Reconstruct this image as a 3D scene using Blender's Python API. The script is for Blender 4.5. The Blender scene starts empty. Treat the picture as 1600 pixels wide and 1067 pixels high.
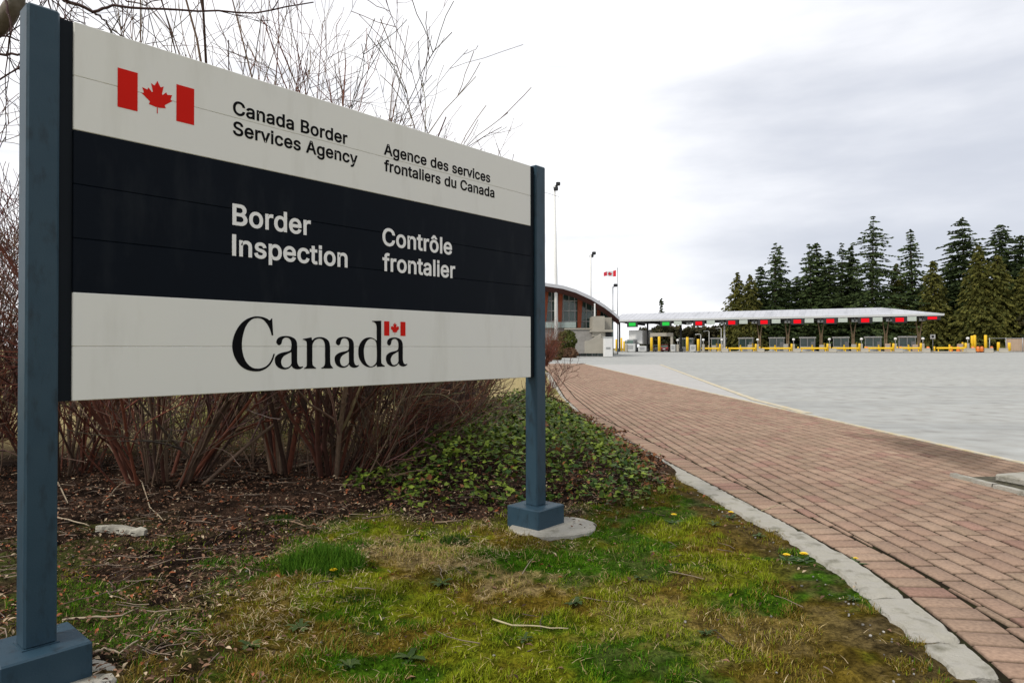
import bpy, bmesh, math, random
import numpy as np
from mathutils import Vector, Matrix

S = bpy.context.scene
COL = S.collection
R = math.radians
rnd = random.Random(7)

# ---------------------------------------------------------------- camera
F, PITCH, ROLL, EYE = 1053.3, .0101, -.0016, 1.1
cd = bpy.data.cameras.new('camera'); cam = bpy.data.objects.new('camera', cd); COL.objects.link(cam)
cd.sensor_width = 36; cd.lens = F*36/1600; cd.clip_start = .05; cd.clip_end = 6000
cam.matrix_world = Matrix.Translation((0, 0, EYE)) @ Matrix.Rotation(math.pi/2+PITCH, 4, 'X') @ Matrix.Rotation(ROLL, 4, 'Z')
S.camera = cam

# ---------------------------------------------------------------- world, sun, exposure
SUN_EL, SUN_AZ = R(46), R(-128)         # azimuth from +Y towards +X: hazy sun behind the viewer's left shoulder
W = bpy.data.worlds.new('World'); S.world = W; W.use_nodes = True
nt = W.node_tree; N = nt.nodes; N.clear()
def nd(tree, kind, **kw):
    n = tree.nodes.new(kind)
    for k, v in kw.items():
        if k.startswith('i_'): n.inputs[int(k[2:])].default_value = v
        else: setattr(n, k, v)
    return n
L = nt.links.new
tc = nd(nt, 'ShaderNodeTexCoord')
sky = nd(nt, 'ShaderNodeTexSky', sky_type='NISHITA', sun_disc=False, sun_elevation=SUN_EL, sun_rotation=SUN_AZ)
mp = nd(nt, 'ShaderNodeMapping'); mp.inputs['Scale'].default_value = (1.3, 1.3, 5.0)
L(tc.outputs['Generated'], mp.inputs[0])
no = nd(nt, 'ShaderNodeTexNoise'); no.inputs['Scale'].default_value = 1.5; no.inputs['Detail'].default_value = 6; no.inputs['Roughness'].default_value = .52
L(mp.outputs[0], no.inputs['Vector'])
bank = Vector((.80, 1, .24)).normalized()
dt = nd(nt, 'ShaderNodeVectorMath', operation='DOT_PRODUCT'); dt.inputs[1].default_value = bank
L(tc.outputs['Generated'], dt.inputs[0])
ns = nd(nt, 'ShaderNodeMath', operation='MULTIPLY_ADD'); ns.inputs[1].default_value = .30; ns.inputs[2].default_value = -.12
L(no.outputs['Fac'], ns.inputs[0])
ad = nd(nt, 'ShaderNodeMath', operation='ADD'); L(dt.outputs['Value'], ad.inputs[0]); L(ns.outputs[0], ad.inputs[1])
mr = nd(nt, 'ShaderNodeMapRange', interpolation_type='SMOOTHERSTEP'); mr.inputs[1].default_value = .855; mr.inputs[2].default_value = 1.06
L(ad.outputs[0], mr.inputs[0])
# a thin darker streak layer low over the horizon
mp2 = nd(nt, 'ShaderNodeMapping'); mp2.inputs['Scale'].default_value = (3, 3, 26)
L(tc.outputs['Generated'], mp2.inputs[0])
no2 = nd(nt, 'ShaderNodeTexNoise'); no2.inputs['Scale'].default_value = 1.6; no2.inputs['Detail'].default_value = 5
L(mp2.outputs[0], no2.inputs['Vector'])
st = nd(nt, 'ShaderNodeMapRange'); st.inputs[1].default_value = .47; st.inputs[2].default_value = .80; st.inputs[3].default_value = 0; st.inputs[4].default_value = .62
L(no2.outputs['Fac'], st.inputs[0])
mx = nd(nt, 'ShaderNodeMath', operation='MAXIMUM'); L(mr.outputs[0], mx.inputs[0]); L(st.outputs[0], mx.inputs[1])
cr = nd(nt, 'ShaderNodeMix', data_type='RGBA')
cr.inputs['A'].default_value = (10.6, 10.6, 10.8, 1); cr.inputs['B'].default_value = (5.7, 6.0, 6.75, 1)
L(mx.outputs[0], cr.inputs['Factor'])
# unseen darker cloud added behind the camera, to deepen shade on front faces
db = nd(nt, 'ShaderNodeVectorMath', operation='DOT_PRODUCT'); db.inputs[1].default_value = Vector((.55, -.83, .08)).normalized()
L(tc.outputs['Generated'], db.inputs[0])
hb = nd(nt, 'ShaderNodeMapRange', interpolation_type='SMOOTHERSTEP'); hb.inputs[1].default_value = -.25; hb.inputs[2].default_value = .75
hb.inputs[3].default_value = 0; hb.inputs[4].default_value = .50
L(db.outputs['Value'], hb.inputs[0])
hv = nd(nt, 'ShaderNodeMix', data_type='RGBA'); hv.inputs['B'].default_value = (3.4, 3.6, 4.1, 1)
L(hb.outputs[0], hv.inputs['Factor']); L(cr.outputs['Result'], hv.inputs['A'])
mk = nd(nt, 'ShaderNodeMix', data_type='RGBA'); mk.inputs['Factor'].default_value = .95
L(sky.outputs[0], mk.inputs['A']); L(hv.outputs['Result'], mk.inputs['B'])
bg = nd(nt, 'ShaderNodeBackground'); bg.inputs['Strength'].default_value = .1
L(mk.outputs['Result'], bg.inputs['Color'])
ow = nd(nt, 'ShaderNodeOutputWorld'); L(bg.outputs[0], ow.inputs[0])
sl = bpy.data.lights.new('sun', 'SUN'); so = bpy.data.objects.new('sun', sl); COL.objects.link(so)
sl.energy = 2.0; sl.angle = R(8); sl.color = (1, .95, .87)
sd = Vector((math.sin(SUN_AZ)*math.cos(SUN_EL), math.cos(SUN_AZ)*math.cos(SUN_EL), math.sin(SUN_EL)))
so.rotation_euler = sd.to_track_quat('Z', 'Y').to_euler()
S.view_settings.view_transform = 'Standard'; S.view_settings.look = 'None'
S.view_settings.exposure = .22; S.view_settings.gamma = 1

# ---------------------------------------------------------------- helpers
def ray(px, py):
    x, y = (px-800)/F, (533.5-py)/F
    return (cam.matrix_world.to_3x3() @ Vector((x, y, -1)))
def gz(y): return max(0., y-20)*.0018                 # the plaza rises very gently away from the path
def G(px, py, z=0.):                                  # point on the level z seen at a photo pixel
    d = ray(px, py); t = (z-EYE)/d.z
    return Vector((d.x*t, d.y*t, z))
def D(px, py, y):                                     # point at distance y in front seen at a photo pixel
    d = ray(px, py); t = y/d.y
    return Vector((d.x*t, y, EYE+d.z*t))

def tag(o, label=None, cat=None, group=None, kind=None):
    if label: o['label'] = label
    if cat: o['category'] = cat
    if group: o['group'] = group
    if kind: o['kind'] = kind
    return o
def empty(name, loc, label, cat, group=None, rz=0.):
    o = bpy.data.objects.new(name, None); COL.objects.link(o)
    o.location = loc; o.rotation_euler = (0, 0, rz); o.empty_display_size = .2
    return tag(o, label, cat, group)

MATS = {}
def material(name, col, rough=.6, metal=0., var=.12, scale=6., bump=0., bscale=60., attr=None, spec=.4, emit=None, detail=4., col2=None, trans=0., wear=0., wscale=(6, 6, 6), wcol=(.03, .025, .02), wlo=.58, whi=.70):
    m = bpy.data.materials.new(name); m.use_nodes = True
    t = m.node_tree; b = t.nodes['Principled BSDF']; l = t.links.new
    b.inputs['Roughness'].default_value = rough; b.inputs['Metallic'].default_value = metal
    b.inputs['Specular IOR Level'].default_value = spec
    g = nd(t, 'ShaderNodeTexCoord'); n = nd(t, 'ShaderNodeTexNoise')
    n.inputs['Scale'].default_value = scale; n.inputs['Detail'].default_value = detail
    l(g.outputs['Object'], n.inputs['Vector'])
    if attr:
        a = nd(t, 'ShaderNodeAttribute', attribute_name=attr); src = a.outputs['Color']
    else:
        c = nd(t, 'ShaderNodeMix', data_type='RGBA')
        c.inputs['A'].default_value = (*col, 1); c.inputs['B'].default_value = (*(col2 or col), 1)
        r = nd(t, 'ShaderNodeMapRange'); r.inputs[1].default_value = .38; r.inputs[2].default_value = .62
        l(n.outputs['Fac'], r.inputs[0]); l(r.outputs[0], c.inputs['Factor']); src = c.outputs['Result']
    v = nd(t, 'ShaderNodeMapRange'); v.inputs[1].default_value = .25; v.inputs[2].default_value = .75
    v.inputs[3].default_value = 1-var; v.inputs[4].default_value = 1+var
    l(n.outputs['Fac'], v.inputs[0])
    x = nd(t, 'ShaderNodeVectorMath', operation='SCALE'); l(src, x.inputs[0]); l(v.outputs[0], x.inputs['Scale'])
    last = x.outputs[0]
    if wear:                                            # stains and streaks with shapes of their own
        wm = nd(t, 'ShaderNodeMapping'); wm.inputs['Scale'].default_value = wscale; l(g.outputs['Object'], wm.inputs[0])
        wn = nd(t, 'ShaderNodeTexNoise'); wn.inputs['Scale'].default_value = 1; wn.inputs['Detail'].default_value = 9; wn.inputs['Roughness'].default_value = .62
        l(wm.outputs[0], wn.inputs['Vector'])
        wr = nd(t, 'ShaderNodeMapRange'); wr.inputs[1].default_value = wlo; wr.inputs[2].default_value = whi; wr.inputs[4].default_value = wear
        l(wn.outputs['Fac'], wr.inputs[0])
        wx = nd(t, 'ShaderNodeMix', data_type='RGBA'); wx.inputs['B'].default_value = (*wcol, 1)
        l(wr.outputs[0], wx.inputs['Factor']); l(last, wx.inputs['A']); last = wx.outputs['Result']
    l(last, b.inputs['Base Color'])
    if trans: b.inputs['Transmission Weight'].default_value = trans
    if bump:
        n2 = nd(t, 'ShaderNodeTexNoise'); n2.inputs['Scale'].default_value = bscale; n2.inputs['Detail'].default_value = 5
        l(g.outputs['Object'], n2.inputs['Vector'])
        bm = nd(t, 'ShaderNodeBump'); bm.inputs['Strength'].default_value = bump; bm.inputs['Distance'].default_value = .01
        l(n2.outputs['Fac'], bm.inputs['Height']); l(bm.outputs[0], b.inputs['Normal'])
    if emit:
        b.inputs['Emission Color'].default_value = (*emit[:3], 1); b.inputs['Emission Strength'].default_value = emit[3]
    MATS[name] = m
    return m

def link_mesh(name, me, mat, parent=None):
    o = bpy.data.objects.new(name, me); COL.objects.link(o)
    for m in (mat if isinstance(mat, (list, tuple)) else [mat]): me.materials.append(m)
    if parent: o.parent = parent
    return o
class MB:                                              # collects shapes into ONE mesh object
    def __init__(s): s.v = []; s.f = []; s.c = []; s.mi = []; s.sm = []
    def add(s, vs, fs, col=None, mi=0, smooth=False):
        b = len(s.v); s.v += [tuple(p) for p in vs]
        for f in fs: s.f.append(tuple(b+i for i in f)); s.mi.append(mi); s.sm.append(smooth)
        s.c += [col or (1, 1, 1)]*len(vs)
        return s
    def box(s, c, size, M=None, mi=0, col=None, taper=1., bev=0.):
        x, y, z = (k/2 for k in size)
        if bev:
            b = bev; vs = []
            for sz, zz in ((1, -z), (1, -z+b), (1, z-b), (1, z)):
                e = b if abs(zz) == z else 0
                for X, Y in ((-x+b, -y+e), (x-b, -y+e), (x-e, -y+b), (x-e, y-b), (x-b, y-e), (-x+b, y-e), (-x+e, y-b), (-x+e, -y+b)):
                    vs.append((X, Y, zz))
            fs = [tuple(range(7, -1, -1)), tuple(range(24, 32))]
            for k in range(3):
                for i in range(8): fs.append((k*8+i, k*8+(i+1) % 8, k*8+8+(i+1) % 8, k*8+8+i))
        else:
            vs = [(sx*x*(taper if sz > 0 else 1), sy*y*(taper if sz > 0 else 1), sz*z) for sz in (-1, 1) for sx, sy in ((-1, -1), (1, -1), (1, 1), (-1, 1))]
            fs = [(3, 2, 1, 0), (4, 5, 6, 7)]+[(i, (i+1) % 4, 4+(i+1) % 4, 4+i) for i in range(4)]
        vs = [Vector(p) for p in vs]
        if M is not None: vs = [M @ p for p in vs]
        return s.add([p+Vector(c) for p in vs], fs, col, mi)
    def tube(s, pts, rad, k=6, col=None, mi=0, cap=True, smooth=True):
        pts = [Vector(p) for p in pts]; n = len(pts)
        if not hasattr(rad, '__len__'): rad = [rad]*n
        d = (pts[1]-pts[0]).normalized()
        a = d.cross(Vector((0, 0, 1)) if abs(d.z) < .9 else Vector((1, 0, 0))).normalized()
        vs = []
        for i, p in enumerate(pts):
            d = (pts[min(i+1, n-1)]-pts[max(i-1, 0)]).normalized()
            a = (a-d*a.dot(d)).normalized(); b = d.cross(a)
            for j in range(k):
                t = 2*math.pi*j/k
                vs.append(p+(a*math.cos(t)+b*math.sin(t))*rad[i])
        fs = [(i*k+j, i*k+(j+1) % k, i*k+k+(j+1) % k, i*k+k+j) for i in range(n-1) for j in range(k)]
        if cap: fs += [tuple(range(k-1, -1, -1)), tuple((n-1)*k+j for j in range(k))]
        return s.add(vs, fs, col, mi, smooth)
    def build(s, name, mat, parent=None):
        me = bpy.data.meshes.new(name); me.from_pydata(s.v, [], s.f)
        if any(s.mi): me.polygons.foreach_set('material_index', s.mi)
        if any(s.sm): me.polygons.foreach_set('use_smooth', s.sm)
        a = me.color_attributes.new('Col', 'FLOAT_COLOR', 'POINT')
        a.data.foreach_set('color', np.c_[np.array(s.c, float).reshape(-1, 3), np.ones(len(s.v))].ravel())
        me.update()
        return link_mesh(name, me, mat, parent)
def mesh_np(name, V, Fc, mat, col=None, parent=None, smooth=False):   # large meshes from arrays, all faces of equal size
    me = bpy.data.meshes.new(name); V = np.asarray(V, np.float32); Fc = np.asarray(Fc, np.int32)
    m, k = Fc.shape
    me.vertices.add(len(V)); me.vertices.foreach_set('co', V.ravel())
    me.loops.add(m*k); me.loops.foreach_set('vertex_index', Fc.ravel())
    me.polygons.add(m); me.polygons.foreach_set('loop_start', np.arange(0, m*k, k, dtype=np.int32))
    if smooth: me.polygons.foreach_set('use_smooth', np.ones(m, bool))
    if col is not None:
        a = me.color_attributes.new('Col', 'FLOAT_COLOR', 'POINT')
        a.data.foreach_set('color', np.c_[np.asarray(col, np.float32), np.ones(len(V), np.float32)].astype(np.float32).ravel())
    me.update(calc_edges=True); me.validate()
    return link_mesh(name, me, mat, parent)

def vnoise(x, y, seed=0):                              # smooth value noise on arrays
    xi, yi = np.floor(x).astype(np.int64), np.floor(y).astype(np.int64)
    fx, fy = x-xi, y-yi; fx = fx*fx*(3-2*fx); fy = fy*fy*(3-2*fy)
    def h(a, b):
        n = (a*374761393+b*668265263+seed*974711) & 0x7fffffff
        n = ((n ^ (n >> 13))*1274126177) & 0x7fffffff
        return ((n ^ (n >> 16)) & 0xffff)/65535.
    return (h(xi, yi)*(1-fx)+h(xi+1, yi)*fx)*(1-fy)+(h(xi, yi+1)*(1-fx)+h(xi+1, yi+1)*fx)*fy
def fbm(x, y, seed=0, o=4):
    r = 0; a = .5; t = 0
    for k in range(o): r = r+a*vnoise(x*2**k+17*k, y*2**k-9*k, seed+k); t += a; a *= .5
    return r/t
def sstep(a, b, x): t = np.clip((x-a)/(b-a), 0, 1); return t*t*(3-2*t)
def mixc(a, b, t): return np.asarray(a)*(1-t[:, None])+np.asarray(b)*t[:, None]
def inpoly(x, y, P):
    r = np.zeros(x.shape, bool); n = len(P)
    for i in range(n):
        (x1, y1), (x2, y2) = P[i], P[(i+1) % n]
        c = ((y1 > y) != (y2 > y)) & (x < (x2-x1)*(y-y1)/((y2-y1) or 1e-9)+x1)
        r ^= c
    return r
def polydist(x, y, P):                                 # distance to a polygon's outline
    d = np.full(x.shape, 1e9)
    for i in range(len(P)):
        a, b = np.array(P[i]), np.array(P[(i+1) % len(P)]); e = b-a
        t = np.clip(((x-a[0])*e[0]+(y-a[1])*e[1])/(e@e), 0, 1)
        d = np.minimum(d, np.hypot(x-a[0]-t*e[0], y-a[1]-t*e[1]))
    return d

# ---------------------------------------------------------------- materials
M_post = material('blue_grey_paint', (.030, .063, .090), .45, var=.16, scale=9, bump=.06, bscale=180, col2=(.022, .049, .072), spec=.26, wear=.6, wscale=(24, 24, 8), wcol=(.008, .010, .012), wlo=.53, whi=.72)
M_chan = material('dark_channel_paint', (.006, .009, .013), .6, var=.1, spec=.12)
M_white = material('white_sign_enamel', (.76, .76, .71), .5, var=.03, scale=3, col2=(.73, .73, .69), spec=.15, wear=.30, wscale=(5, 5, 1.1), wcol=(.40, .38, .31), wlo=.52, whi=.75)
M_dark = material('midnight_sign_enamel', (.0025, .005, .0095), .5, var=.08, spec=.08, wear=.22, wscale=(6, 6, 1.6), wcol=(.045, .05, .055), wlo=.54, whi=.75)
M_black = material('black_lettering', (.004, .004, .005), .6, var=.02, spec=.06)
M_wlet = material('white_lettering', (.82, .82, .80), .5, var=.02)
M_red = material('red_lettering', (.60, .012, .006), .55, var=.03, spec=.08)
M_conc = material('pale_concrete', (.42, .40, .35), .95, var=.28, scale=12, bump=.7, bscale=90, col2=(.30, .285, .24), detail=9, spec=.1, wear=.75, wscale=(7, 7, 7), wcol=(.10, .095, .06), wlo=.53, whi=.70)
M_bark = material('shrub_bark', (.1, .07, .055), .8, var=.25, scale=30, attr='Col')
M_leaf = material('ivy_leaf_surface', (0, 0, 0), .55, var=.15, scale=8, attr='Col', spec=.16)
M_dead = material('dead_leaf_surface', (0, 0, 0), .85, var=.2, scale=20, attr='Col', spec=.15)
M_grass = material('grass_blade', (0, 0, 0), .9, var=.22, scale=3, attr='Col', spec=.03)
M_ground = material('lawn_soil', (0, 0, 0), .95, var=.75, scale=70, attr='Col', bump=1., bscale=110, spec=.02, detail=8)
M_far = material('rough_grass_ground', (.15, .14, .05), .95, var=.3, scale=.8, col2=(.30, .25, .13), spec=.02)
M_brick = material('clay_pavers', (0, 0, 0), .88, var=.25, scale=60, attr='Col', bump=.5, bscale=180, spec=.06, detail=8, wear=.38, wscale=(1.1, .9, 1), wcol=(.15, .11, .075), wlo=.50, whi=.72)
M_sand = material('paver_joint_sand', (.020, .015, .010), .95, var=.4, scale=14, col2=(.018, .019, .008), spec=.02)
M_road = material('weathered_concrete_road', (.40, .398, .372), .9, var=.38, scale=2.6, bump=.6, bscale=60, col2=(.325, .33, .315), detail=12, spec=.1, wear=.62, wscale=(.09, .6, 1), wcol=(.22, .23, .23), wlo=.46, whi=.76)
M_gut = material('pale_gutter_concrete', (.40, .39, .37), .9, var=.10, scale=2, bump=.2, bscale=60, detail=8)
M_yel = material('faded_yellow_paint', (.56, .46, .26), .85, var=.18, scale=7, col2=(.50, .46, .37), wear=.8, wscale=(9, 3, 9), wcol=(.42, .40, .36), wlo=.48, whi=.62, spec=.1)
M_brow = material('soil', (.045, .035, .022), .95, var=.4, scale=30, col2=(.07, .065, .035))
M_metal = material('galvanised_steel', (.42, .43, .44), .45, .4, var=.08)
M_wpaint = material('white_paint', (.72, .72, .70), .5, var=.05)
M_grey = material('grey_paint', (.30, .31, .31), .6, var=.08)
M_lgrey = material('light_grey_cladding', (.50, .51, .50), .6, var=.06)
M_dgrey = material('dark_housing', (.018, .019, .02), .5, var=.1)
M_roof = material('standing_seam_roof', (.50, .51, .54), .5, .2, var=.08, scale=.2, wear=.5, wscale=(.5, .06, .5), wcol=(.25, .26, .28), wlo=.50, whi=.7)
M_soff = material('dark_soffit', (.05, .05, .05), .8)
M_glass = material('green_tinted_glass', (.07, .125, .105), .10, var=.5, scale=.5, spec=.8)
M_tim = material('red_brown_timber', (.30, .065, .022), .6, var=.2, scale=2)
M_tan = material('tan_timber', (.24, .17, .10), .7, var=.15, scale=2)
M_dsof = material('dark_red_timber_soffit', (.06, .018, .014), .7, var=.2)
M_stone = material('pale_rubble_stone', (.37, .355, .33), .9, var=.35, scale=1.6, col2=(.22, .21, .195), bump=.6, bscale=4)
M_cream = material('cream_concrete', (.36, .335, .28), .85, var=.12, scale=.8)
M_brightyel = material('safety_yellow', (.80, .50, .015), .5, var=.1)
M_ledred = material('red_led_panel', (.05, .002, .002), .4, emit=(.80, .004, .012, 1.0), spec=.05, var=.1)
M_ledgreen = material('green_led_panel', (.01, .3, .03), .4, emit=(.0, .33, .03, .8), var=.1)
M_tyre = material('tyre_rubber', (.015, .015, .015), .8)
M_carred = material('dark_red_car_paint', (.10, .008, .012), .25, spec=.6)
M_needle = material('conifer_foliage', (0, 0, 0), .75, var=.3, scale=.7, attr='Col', spec=.15)
M_trunk = material('conifer_bark', (.055, .038, .028), .9, var=.2, scale=3)
M_petal = material('dandelion_yellow', (.85, .60, .01), .6, var=.1, scale=60)
M_tanw = material('tan_fence_board', (.42, .31, .22), .8, var=.12, scale=1)
M_flag = material('flag_cloth', (0, 0, 0), .7, var=.05, attr='Col')

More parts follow.
